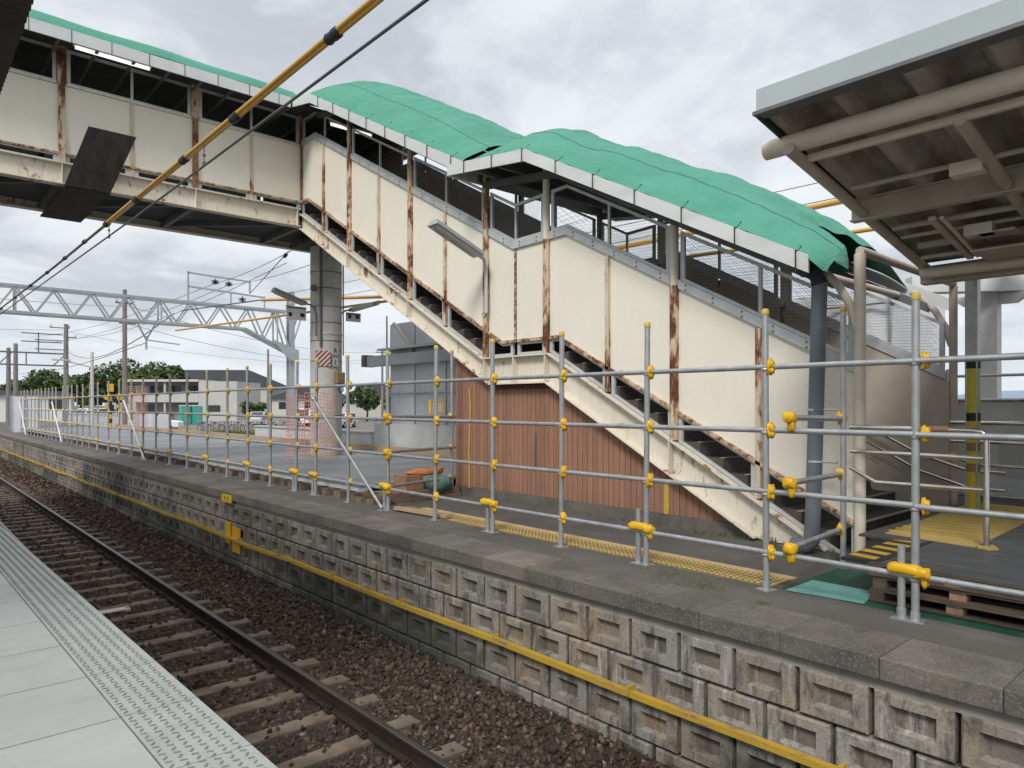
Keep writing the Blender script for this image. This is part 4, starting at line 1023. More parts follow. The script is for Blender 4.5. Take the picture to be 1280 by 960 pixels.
# safety nets round the pillars
def net(x0,y0,x1,y1,z0,z1,lab):
    m = MB(); a, b = Vector((x0,y0,0)), Vector((x1,y1,0)); ln = (b-a).length; n = int(ln/.085)
    nv = int((z1-z0)/.085)
    def P(u, v): 
        p = a+(b-a)*u; return (p.x, p.y, z0+(z1-z0)*v-.02*math.sin(u*9)*v+.01*math.sin(v*14+u*5))
    for i in range(n+1): m.path([P(i/n,v) for v in np.linspace(0,1,6)],.0065,4,False)
    for j in range(nv+1): m.path([P(u,j/nv) for u in np.linspace(0,1,10)],.009,4,False)
    o = m.build('safety_net', M['net'], None, ((x0+x1)/2,(y0+y1)/2,z0), fix=False); tag(o, lab, 'net')
net(7.36,15.62,8.0,15.36,.23,1.75,'orange safety net in front of the pillar foot')
net(7.20,16.3,7.35,15.63,.23,1.7,'orange safety net left of the pillar foot, folded back')
net(7.9,34.5,8.7,34.4,.23,2.3,'orange safety net far along the grey deck by a utility pole')

# ------------------------------------------------------------------ right: raised boarding platform
rd = T('raised_deck', 'dark board ramp deck raised on pallets at the foot of the stairs', 'deck', (8,0,.28))
m = MB(); m.box(5.42,6.5,-4,2.04,.278,.298); m.box(6.505,10.3,-4,2.62,.278,.298); m.build('deck_boards', M['deck_dark'], rd)
m = MB()
for x in (5.6,6.4,7.6,9): m.box(x,x+.08,-4,2.0,.20,.277)
m.build('joist', M['pallet'], rd)
mt_ = T('yellow_mat', 'large yellow ribbed guide mat on the dark deck', 'mat', (7.7,1.9,.3)); m = MB(); m.prism([(6.58,1.74),(6.70,2.47),(9.6,2.57),(9.6,1.8)],'z',.2985,.304)
m.build('sheet', M['yellow_mat'], mt_); m = MB()
for k in range(15):
    x = 6.85+k*.18; m.box(x,x+.05,1.82,2.5,.3035,.308)
m.build('ribs', M['yellow_old'], mt_)
o = MB().box(6.85,7.5,1.20,1.34,.2985,.302).build('yellow_tape', M['yellow_mat'], None, (7.1,1.27,.3)); tag(o, 'small yellow floor marking on the dark deck near the rail post', 'marking')
hz = T('hazard_edge', 'yellow and black striped edge of the deck ramp', 'ramp edge', (6,2.1,.2))
m = MB(); m.add([(5.48,2.045,.300),(6.62,2.045,.300),(6.62,2.34,.285),(5.48,2.34,.285),(5.48,2.045,.26),(6.62,2.045,.26),(6.62,2.34,.262),(5.48,2.34,.262)],[(0,3,2,1),(4,5,6,7),(0,1,5,4),(1,2,6,5),(2,3,7,6),(3,0,4,7)]); m.build('ramp_board', M['black'], hz)
m = MB()
for k in range(5):
    x = 5.50+k*.22; m.add([(x,2.10,.3000),(x+.11,2.10,.3000),(x+.21,2.33,.2882),(x+.10,2.33,.2882)],[(0,1,2,3)])
m.build('yellow_stripes', M['hazy'], hz, fix=False)
pal = T('wooden_pallet', 'dark wooden pallet stacked under the raised deck', 'pallet', (0,0,0), 'pallets stacked under the deck')
for x in (.0,.24,.48,.72,.96): MB().box(x,x+.14,0,1.1,.075,.092).build('top_board', M['pallet'], pal)
for x in (.0,.5,1.0): MB().box(x,x+.1,0,1.1,0,.016).build('bottom_board', M['pallet'], pal)
for y in (0,.5,1.0):
    MB().box(0,1.1,y,y+.1,.058,.0745).build('stringer_board', M['pallet'], pal)
    for x in (0,.5,1.0): MB().box(x,x+.1,y,y+.1,.0165,.0575).build('block', M['pallet_block'] if (x+y) % 1 else M['pallet'], pal)
first = True
for (y, n) in ((1.0,3),(-.18,2),(-1.4,2),(-2.6,2)):
    for k in range(n):
        loc = (5.40+random.uniform(-.02,.03), y+random.uniform(-.02,.02), .012+k*.0935)
        if first: pal.location = loc; first = False
        else: dup(pal, loc, random.uniform(-.012,.012))
for n_, (zz_, where) in enumerate(((0,'lowest'),(1,'middle'),(2,'topmost'))): pass
o = MB().box(5.28,6.3,-4,2.72,.0,.006).build('green_sheet', M['green_dark'], None, (5.8,0,0)); tag(o, 'dark green sheet spread on the asphalt under the pallets', 'sheet')
o = MB().prism([(5.24,2.66),(5.70,2.66),(5.70,2.16),(5.31,2.10)],'z',.0065,.011).build('teal_sheet', M['teal'], None, (5.5,2.4,0)); tag(o, 'small teal sheet on the asphalt at the end of the tactile strip', 'sheet')

def railing(x, y0, y1, lab, wrap):
    t = T('handrail', lab, 'handrail', (x,y1,.3)); z = 1.25
    MB().path([(x,y0,z),(x,y1+.10,z-.005),(x,y1+.03,z-.015),(x,y1,z-.05),(x,y1,.3)],.024,12).build('top_rail', M['steel_bright'], t)
    MB().tube((x,y0,1.03),(x,y1+.018,1.02),.020,10).build('middle_rail', M['steel_bright'], t)
    MB().path([(x,y0,.88),(x,y0-.22,.76),(x,y1+.018,.765)],.020,10).build('low_rail', M['steel_bright'], t)
    MB().prism([(x-.10,y1-.05),(x-.02,y1-.09),(x+.12,y1-.02),(x+.03,y1+.07),(x-.06,y1+.05)],'z',.2985,.312).build('foot_plate', M['yellow_mat'], t)
    MB().tube((x,wrap-.18,z-.001),(x,wrap+.06,z+.001),.0275,12).build('orange_grip', M['pallet_block'], t)
railing(6.62,2.74,1.67,'stainless handrail with an orange grip at the near side of the stair foot',2.12)
railing(9.42,2.74,.6,'stainless handrail at the far side of the stair foot',1.3)
yb_ = T('striped_post', 'steel post with yellow and black wrapping beside the stair foot', 'post', (9,2.4,.3))
MB().box(8.94,9.06,2.34,2.46,.3,2.95).build('steel_core', M['galv'], yb_)
MB().path([(9,2.4,.3),(9,2.4,1.92)],.072,14).build('yellow_wrap', M['post_yellow'], yb_)
for z in (.72,.95,1.28,1.86): MB().path([(9,2.4,z),(9,2.4,z+.09)],.076,14).build('black_band', M['black'] if z > 1 else M['bronze'], yb_)

# ------------------------------------------------------------------ canopy at the right
cp = T('platform_canopy', 'beige steel canopy with a pale blue fascia and rusty folded roof', 'canopy', (7.75,-1.5,0))
def rfz(x): return 3.47-.185*(x-4.55) if x < 7.75 else 2.878+.185*(x-7.75)
def fold(u, v):
    y = 2.50-u*9.0; x = 4.56+v*6.4; ph = (y/.44) % 1.
    t = abs(ph-.5)*2; h = min(1, max(0, (t-.25)/.5))*.15
    return (x, y, rfz(x)+.02+h)
m = MB(); m.grid(fold, 400, 12, False); m.build('folded_roof', M['roof_under'], cp, fix=False)
m = MB(); m.grid(lambda u, v: (4.56+v*6.4, 2.5-u*9, rfz(4.56+v*6.4)+.20), 4, 12, False); m.build('roof_top', M['dark_under'], cp, fix=False)
MB().box(4.535,4.558,-6.5,2.52,3.50,3.66).build('fascia', M['fascia_blue'], cp)
MB().box(4.50,4.62,-6.5,2.53,3.472,3.497).build('drip_edge', M['dark_steel'], cp)
m = MB()
m.beam((4.56,2.515,3.53),(7.75,2.515,2.94),.02,.13); m.beam((7.75,2.515,2.94),(10.96,2.515,3.53),.02,.13); m.build('end_trim', M['dark_under'], cp)
MB().tube((4.93,2.66,3.365),(4.93,-6.5,3.335),.070,16).build('gutter_pipe', M['cream_pipe'], cp)
MB().box(5.06,5.10,-6.5,2.47,3.25,3.30).build('light_rail', M['cream_pipe'], cp)
for k in range(5): MB().box(5.12,5.17,2.2-1.7*k-1.5,2.2-1.7*k,3.30,3.325).build('strip_light', M['white'], cp)
for k, y in enumerate((2.44,1.42,.4,-.62,-1.64,-2.66,-3.68,-4.7,-5.7)):
    MB().tube((4.84 if k == 0 else 5.06,y,3.30 if k == 0 else 3.262),(7.70,y,2.80),.043,14).build('rafter', M['beige_steel'], cp)
    MB().tube((7.80,y,2.80),(10.7,y,3.33),.052,14).build('rafter', M['beige_steel'], cp)
g = MB(); g.box(6.16,6.175,-6.4,2.54,3.03,3.19); g.box(6.12,6.22,-6.4,2.54,3.017,3.0295); g.box(6.12,6.22,-6.4,2.54,3.191,3.203)
g.build('purlin_beam', M['beige_steel'], cp)
for y in (.6,-1.4): MB().box(6.10,6.118,y-.05,y+.05,2.92,3.2).build('bracket', M['beige_steel'], cp)
MB().box(7.0,7.05,-6.4,2.30,2.88,2.93).build('purlin_beam', M['beige_steel'], cp)
g = MB(); g.box(7.68,7.82,-6.5,2.50,2.66,2.79); g.box(7.62,7.88,-6.5,2.50,2.79,2.805); g.build('valley_beam', M['beige_steel'], cp)
MB().tube((7.55,2.45,2.74),(7.55,-6.5,2.72),.055,12).build('drain_pipe', M['cream_pipe'], cp)
for y in (-1.5,-5.5):
    MB().tube((7.75,y,0),(7.75,y,2.66),.10,18).build('column', M['beige_steel'], cp)
    MB().path([(7.75,y,2.0),(7.75,y+.25,2.35),(7.75,y+.6,2.6),(7.75,y+.8,2.66)],.05,10).build('knee_brace', M['beige_steel'], cp)
for (x0,y0,x1,y1,lab) in ((6.25,1.95,7.25,1.95,'slim twin tube fitting under the canopy nearest the stair'),(6.25,1.25,7.4,1.25,'slim twin tube fitting under the canopy, the right hand one')):
    t = T('canopy_light', lab, 'lamp', (x0,y0,2.9)); z0 = 2.95; z1 = 2.78
    MB().beam((x0,y0,z0),(x1,y1,z1),.05,.035).build('fitting', M['beige_steel'], t); MB().tube((x0+.03,y0-.06,z0),(x1-.02,y1-.06,z1),.016,8).build('fluorescent_tube', M['cream_pipe'], t)
t = T('service_panel', 'beige service plate hung below the canopy roof', 'panel', (7.1,1.5,2.8)); MB().box(6.9,7.45,1.32,1.86,2.76,2.775).build('plate', M['beige_steel'], t); MB().box(6.7,7.2,1.5,1.75,2.86,2.875).build('plate', M['beige_steel'], t)
m = MB()
for k in range(6): m.tube((8.0+k*.12,2.4,2.98+k*.02),(8.0+k*.12,-5,2.98+k*.02),.018,8)
for (xx, zz_, rr) in ((5.7,3.17,.02),(6.55,3.0,.028),(6.75,2.95,.018),(7.25,2.84,.022)): MB().tube((xx,2.35,zz_),(xx,-6,zz_),rr,8).build('conduit', M['beige_steel'], cp)
for (xx, yy, zz_) in ((5.7,1.55,3.14),(6.55,.9,2.96),(6.75,1.75,2.92)): MB().box(xx-.06,xx+.06,yy-.1,yy+.1,zz_-.06,zz_+.03).build('junction_box', M['cream_pipe'], cp)
o = m.build('cable_bundle', M['beige_steel'], cp)

# right background: white gantry column, sheet fence, sheathed building
gc = T('white_gantry', 'white steel gantry column with a beam beyond the stairs', 'gantry', (11.5,2.85,-.7))
MB().box(11.40,11.62,2.75,2.97,-.7,3.30).build('column', M['white'], gc); MB().beam((10.6,3.6,3.12),(14,-.2,3.12),.22,.22).build('beam', M['white'], gc)
m = MB(); m.prism([(2.55,2.86),(3.17,2.86),(3.35,3.0),(2.35,3.0)],'x',11.44,11.58); m.build('gusset', M['white'], gc)
ins = T('strain_insulator', 'brown ribbed insulator hanging beside the white gantry column', 'insulator', (11.9,2.2,2.6)); m = MB()
for k in range(5): m.path([(11.8,2.35,2.62+k*.05),(11.8,2.35,2.64+k*.05)],[.05,.02],10)
m.build('discs', M['bronze'], ins); MB().tube((11.8,2.35,2.58),(11.8,2.35,3.02),.012,6).build('rod', M['dark_steel'], ins)
sf = T('sheet_fence', 'grey mesh sheet fence standing behind the stair foot', 'fence', (10.45,0,0))
MB().box(10.44,10.45,-4,3.4,.05,1.50).build('mesh_sheet', M['sheet_dark'], sf); m = MB()
for y in np.arange(-4,3.5,1.2): m.tube((10.41,y,0),(10.41,y,1.7),.022,8)
m.tube((10.41,-4,1.52),(10.41,3.4,1.52),.022,8); m.tube((10.41,-4,.3),(10.41,3.4,.3),.022,8); m.build('pipe_frame', M['galv'], sf)
m = MB()
for y in (3.2,2.0,.7): m.tube((10.9,y,0),(10.9,y,1.95),.022,8)
for z in (.9,1.35,1.85): m.tube((10.9,-2,z),(10.9,3.4,z),.02,8)
m.build('rear_pipe_frame', M['galv'], sf); m = MB()
for y0, y1, z0, z1 in ((2.1,2.5,.55,1.1),(1.2,1.75,.5,1.3),(.2,.9,.5,1.3)): m.box(10.432,10.438,y0,y1,z0,z1)
m.build('pale_poster', M['grey_wall'], sf)

def sheathed(x0,x1,y0,y1,z0,z1,lab,extra):
    t = T('sheathed_building', lab, 'building', (x0,(y0+y1)/2,z0))
    m = MB(); m.grid(lambda u, v: (x0+.03*math.sin(u*31)*math.sin(v*9), y0+(y1-y0)*u, z0+(z1-z0)*v), 60, 24); m.grid(lambda u, v: (x0+(x1-x0)*u, y1+.03*math.sin(u*21), z0+(z1-z0)*v), 30, 10); m.grid(lambda u, v: (x0+(x1-x0)*u, y0, z0+(z1-z0)*v), 20, 6); m.grid(lambda u, v: (x0+(x1-x0)*u, y0+(y1-y0)*v, z1), 2, 2)
    m.build('grey_sheeting', M['sheet'], t, fix=False); m = MB()
    for y in np.arange(y0,y1+.1,(y1-y0)/max(1,round((y1-y0)/1.5))): m.tube((x0-.12,y,z0),(x0-.12,y,z1+.25),.025,8)
    for z in np.arange(z0+1.2,z1+.2,1.3): m.tube((x0-.12,y0,z),(x0-.12,y1,z),.025,8)
    m.build('scaffold_pipe', M['galv'], t); extra(t)
def ex1(t):
    MB().box(10.6,10.85,8,18.4,2.60,2.90).build('steel_beam', M['light_grey_steel'], t); MB().box(10.55,10.9,18.4,18.6,2.6,2.95).build('beam_end', M['timber_old'], t)
    MB().box(10.45,10.6,9.5,17.7,-.6,.95).build('dark_base_sheet', M['sheet_dark'], t)
    MB().box(10.50,10.98,13,17.6,3.02,3.08).build('walkway', M['alu'], t); MB().beam((10.8,16.2,2.95),(10.8,17.2,3.8),.08,.08).build('knee_brace', M['off_white'], t)
    for y in (14.2,11.5): MB().tube((10.72,y,1.3),(10.72,y,2.5),.006,5).build('tie_rope', M['rope'], t)
sheathed(11.0,15,7.5,17.7,-.7,3.82,'grey sheeted building frame beyond the deck, left of the shed',ex1)
def ex2(t):
    MB().box(11.75,11.9,4.2,6.4,1.5,1.75).build('steel_beam', M['light_grey_steel'], t)
    MB().box(11.7,11.95,4.2,6.4,2.2,2.26).build('walkway', M['alu'], t)
sheathed(12.0,14.5,4.3,6.6,-.7,3.35,'grey sheeted scaffold block seen through the stair end',ex2)

# ------------------------------------------------------------------ left background
gt = T('catenary_gantry', 'grey steel truss gantry across the tracks beyond the footbridge', 'gantry', (12.5,28,0))
YG = 28.0; xe = 12.4
def ztop(x): return 5.36
def zbot(x): return 4.50 if x < 10.6 else 4.50-(x-10.6)*.46
for dy in (-.22,.22):
    m = MB(); m.beam((-9,YG+dy,5.40),(xe,YG+dy,5.34),.09,.09); m.build('top_chord', M['light_grey_steel'], gt)
    m = MB(); m.beam((-9,YG+dy,4.50),(10.6,YG+dy,4.50),.09,.09); m.beam((10.6,YG+dy,4.50),(xe,YG+dy,3.67),.09,.09); m.build('bottom_chord', M['light_grey_steel'], gt)
    m = MB(); x = -9.0; k = 0
    while x < xe-.5:
        m.beam((x,YG+dy,5.36),(x+.55,YG+dy,zbot(x+.55)),.05,.05); m.beam((x+.55,YG+dy,zbot(x+.55)),(x+1.1,YG+dy,5.36),.05,.05)
        if k % 4 == 2: m.beam((x+1.1,YG+dy,5.36),(x+1.1,YG+dy,zbot(x+1.1)),.07,.05)
        x += 1.1; k += 1
    m.build('lattice', M['light_grey_steel'], gt)
g = MB(); g.box(12.44,12.68,27.86,27.88,0,6.2); g.box(12.44,12.68,28.12,28.14,0,6.2); g.box(12.54,12.57,27.881,28.119,0,6.2); g.build('column', M['light_grey_steel'], gt)
g = MB(); g.prism([(11.6,4.15),(12.35,3.3),(12.75,3.35),(12.75,3.75),(12.3,3.9)],'y',27.6,27.63); g.build('gusset', M['light_grey_steel'], gt)
m = MB(); m.beam((8.5,YG,5.40),(8.5,YG,6.55),.06,.06); m.beam((8.5,YG,6.5),(10.85,YG,6.42),.06,.06); m.beam((10.85,YG,6.40),(10.85,YG,5.95),.06,.06); m.beam((8.5,YG,5.98),(11.4,YG,5.85),.06,.06); m.beam((11.45,YG,5.36),(11.45,YG,5.9),.05,.05); m.beam((10.1,YG,5.36),(10.1,YG,5.92),.05,.05); m.build('top_frame', M['light_grey_steel'], gt)
for x, z in ((9.5,6.30),(10.02,6.28),(10.55,5.72)):
    m = MB()
    for k in range(3): m.path([(x,YG,z-.05*k),(x,YG,z-.02-.05*k)],[.15,.05],10)
    m.tube((x,YG,z+.1),(x,YG,z-.15),.02,6); m.build('insulator', M['dark_steel'], gt)
m = MB(); m.beam((6.75,YG,4.45),(7.05,YG,3.85),.05,.05); m.beam((7.35,YG,4.45),(7.05,YG,3.85),.05,.05); m.beam((7.05,YG,4.0),(7.05,YG,3.5),.06,.06); m.beam((7.05,YG,3.85),(8.2,YG,3.75),.04,.04); m.build('drop_bracket', M['light_grey_steel'], gt)

def upole(lab, x, y, h, r, arms, z0=-.7, mat='pole'):
    t = T('utility_pole', lab, 'pole', (x,y,z0)); MB().tube((x,y,z0),(x,y,h),r,12,r*.7).build('shaft', M[mat], t)
    m = MB(); any_ = False
    for (z, wl, wr) in arms: m.beam((x-wl,y,z),(x+wr,y,z),.09,.09); any_ = True
    if any_: m.build('cross_arm', M['dark_steel'], t)
    if any_:
        for (z, wl, wr) in arms:
            for q in (-wl*.9, wr*.9): MB().path([(x+q,y,z+.046),(x+q,y,z+.12),(x+q,y,z+.20),(x+q,y,z+.28)],[.05,.08,.05,.07],8).build('insulator', M['off_white'], t)
    return t
upole('tall concrete pole with a small top frame rising behind the truss gantry', 10.6,46.8,8.4,.165,[(7.6,.5,.5),(6.4,.3,.6)])
MB_ = upole('thick concrete pole with stacked brackets left of the white lamp post', 13.3,82,9.6,.27,[(9.2,1.4,.3),(7.9,2.6,.2),(7.0,2.6,.2),(8.3,.2,.9)])
for lab, x, y, h in (('taller of two concrete poles at the far left',10.2,91.3,8.1),('shorter of two concrete poles at the far left',9.7,92.5,7.7)): upole(lab,x,y,h,.27,[])
wl_ = T('lamp_post', 'white lamp post with two arms left of the crossing signal', 'lamp post', (9.8,51.6,-.7)); MB().tube((9.8,51.6,-.7),(9.8,51.6,4.9),.13,10,.09).build('post', M['off_white'], wl_)
m = MB(); m.beam((9.8,51.6,3.9),(8.2,51.6,4.3),.08,.08); m.beam((9.8,51.6,3.9),(11.5,51.6,4.25),.08,.08); m.build('arm', M['off_white'], wl_); MB().box(7.6,8.6,51.5,51.7,4.27,4.36).build('lamp_head', M['off_white'], wl_); MB().box(11.2,12.2,51.5,51.7,4.22,4.31).build('lamp_head', M['off_white'], wl_)
upole('thin distant pole behind the toilets', 29,70,7.2,.14,[])
upole('slim pole with a small top bracket right of the gantry column', 30,58,5.5,.13,[(5.2,.6,.6)])
upole('slender pole to the right of the bridge pillar with crossarms', 40,66,7.6,.15,[(7.2,.8,.8),(6.6,.6,.6)])
upole('distant pole between the pillar and the sheeted building', 52,75,7.9,.16,[(7.5,.9,.9)])
upole('nearer pole at the left edge of the sheeted building', 25.5,38.6,3.9,.12,[])
g2 = T('catenary_gantry', 'dark thin truss gantry far down the line at the left', 'gantry', (13,82,0)); m = MB()
for z in (6.6,5.4): m.beam((-14,82,z),(13.2,82,z-.0),.14,.14)
for k in range(12): m.beam((-12+k*2.2,82,5.4),(-12+k*2.2+(1.1 if k%2 else 0),82,6.6),.10,.10)
m.build('truss', M['dark_steel'], g2); MB().beam((11.0,82,6.6),(11.0,82,8.6),.1,.1).beam((9.6,82,8.5),(13,82,8.5),.1,.1).beam((9.6,82,7.7),(13,82,7.7),.1,.1).build('top_frame', M['dark_steel'], g2)
xs = T('crossing_signal', 'yellow and black level crossing signal on a banded post', 'signal', (9.5,45.2,0)); m = MB()
for k in range(4):
    MB().tube((9.5,45.2,.2+k*.5),(9.5,45.2,.45+k*.5),.09,10).build('yellow_band', M['yellow'], xs); MB().tube((9.5,45.2,.451+k*.5),(9.5,45.2,.699+k*.5),.09,10).build('black_band', M['black'], xs)
MB().box(9.36,9.64,45.06,45.34,2.25,2.7).build('bell_box', M['yellow'], xs); 
for x in (9.3,9.95):
    for z in (1.9,1.4): MB().tube((x,45.05,z),(x,45.15,z),.14,14).build('lamp_disc', M['yellow'], xs)
MB().box(9.35,9.65,45.02,45.1,1.2,1.5).build('plate', M['black'], xs); MB().beam((9.2,45.2,1.65),(10.05,45.2,1.65),.06,.06).build('arm', M['black'], xs)
gw = T('panel_wall', 'grey sheet panel closing the far end of the scaffold fence', 'wall', (5.4,46,0)); MB().box(4.9,6.2,46.0,46.05,0,1.95).build('panel', M['sheet'], gw); m = MB()
for x in (4.9,5.55,6.2): m.tube((x,45.95,0),(x,45.95,2.0),.03,8)
m.build('pipe', M['galv'], gw)
# grey cabinet, toilets, cars, bicycles
cb = T('grey_cabinet', 'grey steel equipment cabinet in front of the white car', 'cabinet', (13.9,54.6,-.7)); MB().box(13.2,15.2,54.4,55.4,-.7,.95).build('case', M['light_grey_steel'], cb); MB().box(13.25,13.27+.9,54.38,54.399,-.55,.85).box(14.2,15.15,54.38,54.399,-.55,.85).build('door', M['sheet'], cb)
tl = T('portable_toilet', 'green portable toilet cubicle, left of the pair', 'toilet', (25.3,84.5,-.7)); gl = 'pair of green portable toilets'; tl['group'] = gl
MB().box(24.8,25.8,84.0,85.0,-.7,1.35).build('cabin', M['toilet'], tl, bevel=.05); MB().box(24.77,25.83,83.97,85.03,1.352,1.5).build('roof', M['off_white'], tl, bevel=.05); MB().box(25.0,25.6,83.97,83.995,-.6,1.2).build('door', M['teal'], tl)
dup(tl, (26.45,84.0,-.7), 0, 'green portable toilet cubicle, right of the pair')
def car(label, loc, rz_, col, van=False):
    t = T('parked_car', label, 'car', (0,0,0)); w2 = .84; h = 1.85 if van else 1.46; L2 = 2.1
    low = [(-L2,.30),(-L2,.72),(-L2+.1,.82),(-1.05 if not van else -1.75,.92),(L2-.12,.92),(L2,.75),(L2,.30)]
    MB().prism(low,'y',-w2,w2).build('body', M[col], t, bevel=.06)
    cab = [(-1.15,.921),(-.45,h),(1.35,h),(1.85,.921)] if not van else [(-1.8,.921),(-1.35,h),(1.95,h),(2.0,.921)]
    c = MB(); n = 4; ins = .12
    c.add([(x,-w2+.02,z) for x,z in cab]+[(x,w2-.02,z) for x,z in cab],[(0,1,2,3),(7,6,5,4),(0,4,5,1),(1,5,6,2),(2,6,7,3),(3,7,4,0)]); c.build('cabin', M[col], t, bevel=.05)
    wd = [(x*.86+.04,z) for x, z in cab]; zz0 = .98; zz1 = h-.1
    def q(a, b, f): return a+(b-a)*f
    sx0 = q(cab[0][0],cab[1][0],.15)+.12; sx1 = q(cab[0][0],cab[1][0],.85)+.12; ex0 = q(cab[3][0],cab[2][0],.15)-.12; ex1 = q(cab[3][0],cab[2][0],.85)-.12
    for sdv in (-1,1): MB().prism([(sx0,zz0),(sx1,zz1),(ex1,zz1),(ex0,zz0)],'y',sdv*(w2-.018),sdv*(w2-.005)).build('side_window', M['glass_dark'], t)
    a0, a1 = cab[0], cab[1]
    MB().add([(q(a0[0],a1[0],.1)-.012,-.7,q(a0[1],a1[1],.1)),(q(a0[0],a1[0],.1)-.012,.7,q(a0[1],a1[1],.1)),(q(a0[0],a1[0],.9)-.012,.62,q(a0[1],a1[1],.9)),(q(a0[0],a1[0],.9)-.012,-.62,q(a0[1],a1[1],.9))],[(0,1,2,3)]) or None
    wsm = MB(); wsm.add([(q(a0[0],a1[0],.1)-.014,-.7,q(a0[1],a1[1],.1)),(q(a0[0],a1[0],.1)-.014,.7,q(a0[1],a1[1],.1)),(q(a0[0],a1[0],.9)-.014,.62,q(a0[1],a1[1],.9)),(q(a0[0],a1[0],.9)-.014,-.62,q(a0[1],a1[1],.9))],[(0,1,2,3)]); wsm.build('windscreen', M['glass_dark'], t, fix=False)
    for x in (-1.3,1.3):
        for y in (-w2+.05,w2-.05):
            wl = MB().tube((x,y-.1,.31),(x,y+.1,.31),.31,18).build('wheel', M['tyre'], t); MB().tube((x,y-.105,.31),(x,y+.105,.31),.17,12).build('rim', M['light_grey_steel'], wl)
    for y in (-.6,.6): MB().box(-L2-.01,-L2+.05,y-.16,y+.16,.60,.74).build('headlight', M['off_white'], t)
    t.location = loc; t.rotation_euler = (0,0,rz_); return t
car('white car parked behind the grey cabinet',(16.9,64.5,-.7),2.6,'white')
car('white van parked left of the crossing signal',(17,88,-.7),.4,'white',True)
car('grey car parked right of the toilets',(31.5,78.5,-.7),.9,'light_grey_steel')
car('white van parked behind the bicycles',(33.5,70,-.7),.7,'white',True)
car('white car parked near the gantry column',(33,62,-.7),.7,'white')
car('dark car parked in the middle of the yard',(36,75,-.7),.9,'dark_steel')
def bike(loc, rz_, lab):
    t = T('bicycle', lab, 'bicycle', (0,0,0), 'bicycles parked in the yard')
    for x in (-.52,.52):
        pts = [(x+.32*math.cos(a),0,.33+.32*math.sin(a)) for a in np.linspace(0,2*PI,17)]
        MB().path(pts,.022,5,False).build('wheel', M['tyre'], t)
    m = MB(); m.tube((-.52,0,.33),(-.15,0,.78),.02,5); m.tube((-.05,0,.30),(-.15,0,.78),.02,5); m.tube((-.05,0,.30),(.38,0,.72),.02,5); m.tube((-.15,0,.75),(.38,0,.8),.02,5); m.tube((.52,0,.33),(.36,0,.95),.02,5); m.tube((-.52,0,.33),(-.05,0,.30),.02,5); m.build('frame', M['dark_steel'], t)
    MB().box(-.27,-.03,-.06,.06,.80,.86).build('saddle', M['black'], t); MB().tube((.34,-.28,.98),(.34,.28,.98),.018,5).build('handlebar', M['alu'], t); MB().box(.42,.72,-.16,.16,.72,.93).build('basket', M['alu'], t)
    t.location = loc; t.rotation_euler = (0,0,rz_); return t
b0 = bike((18.5,57,-.7),.6,'dark bicycle in the row parked in the yard')
for k in range(1,9): dup(b0,(18.5+k*.72,57.0-k*.50,-.7),.6+random.uniform(-.25,.25))
# weeds strip in the yard
m = MB()
for k in range(2600):
    a = random.random(); x = 15.2+a*9+random.uniform(-.8,.8); y = 53-a*10+random.uniform(-2,2); h = random.uniform(.15,.55); an = random.uniform(0,6.28); wd = .05
    m.add([(x-wd*math.cos(an),y-wd*math.sin(an),-.7),(x+wd*math.cos(an),y+wd*math.sin(an),-.7),(x+random.uniform(-.15,.15),y+random.uniform(-.15,.15),-.7+h)],[(0,1,2)])
o = m.build('yard_grass', M['grassmat'], None, (19,48,-.7), fix=False); tag(o, 'dry grass strip between the deck and the parked bicycles', 'grass', kind='stuff')
kb = T('low_wall', 'low grey sheet barrier behind the deck', 'wall', (11,24,-.7)); MB().box(10.9,11.0,18.6,27.6,-.7,.62).build('barrier_sheet', M['sheet_dark'], kb); MB().box(10.85,11.05,18.6,27.6,.62,.67).build('top_rail', M['alu'], kb)
# buildings
def slab_building():
    t = T('grey_building', 'grey two storey concrete building with a balcony left of the toilets', 'building', (30,100,-.7))
    u = Vector((35.7-24.5, 95.5-105.4, 0)); ln = u.length; u.normalize(); n_ = Vector((-u.y, u.x, 0)); o_ = Vector((24.5,105.4,0))
    def B(mb, a, b, d0, d1, z0, z1):
        P = [o_+u*a+n_*d0, o_+u*b+n_*d0, o_+u*b+n_*d1, o_+u*a+n_*d1]
        mb.add([(p.x,p.y,z0) for p in P]+[(p.x,p.y,z1) for p in P],[(0,3,2,1),(4,5,6,7),(0,1,5,4),(1,2,6,5),(2,3,7,6),(3,0,4,7)]); return mb
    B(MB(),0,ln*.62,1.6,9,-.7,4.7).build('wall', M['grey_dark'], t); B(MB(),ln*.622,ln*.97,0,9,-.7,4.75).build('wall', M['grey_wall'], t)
    B(MB(),-.3,ln*.62,-.2,9.2,4.702,5.0).build('roof', M['off_white'], t); B(B(MB(),-.2,ln*.62,0,.15,1.9,3.1),-.2,ln*.62,.151,1.6,1.9,2.05).build('balcony', M['grey_wall'], t)
    for k in range(3): B(MB(),ln*(.1+.2*k),ln*(.1+.2*k)+.25,.2,.45,-.7,4.7).build('column', M['grey_wall'], t)
    for k in range(3):
        B(MB(),ln*(.13+.17*k),ln*(.13+.17*k)+1.7,1.55,1.598,2.6,4.2).build('window', M['glass_dark'], t)
    B(MB(),ln*.70,ln*.82,-.03,-.002,.6,1.5).build('window', M['glass_dark'], t); B(MB(),ln*.05,ln*.2,1.55,1.598,-.5,1.5).build('door', M['dark_steel'], t)
slab_building()
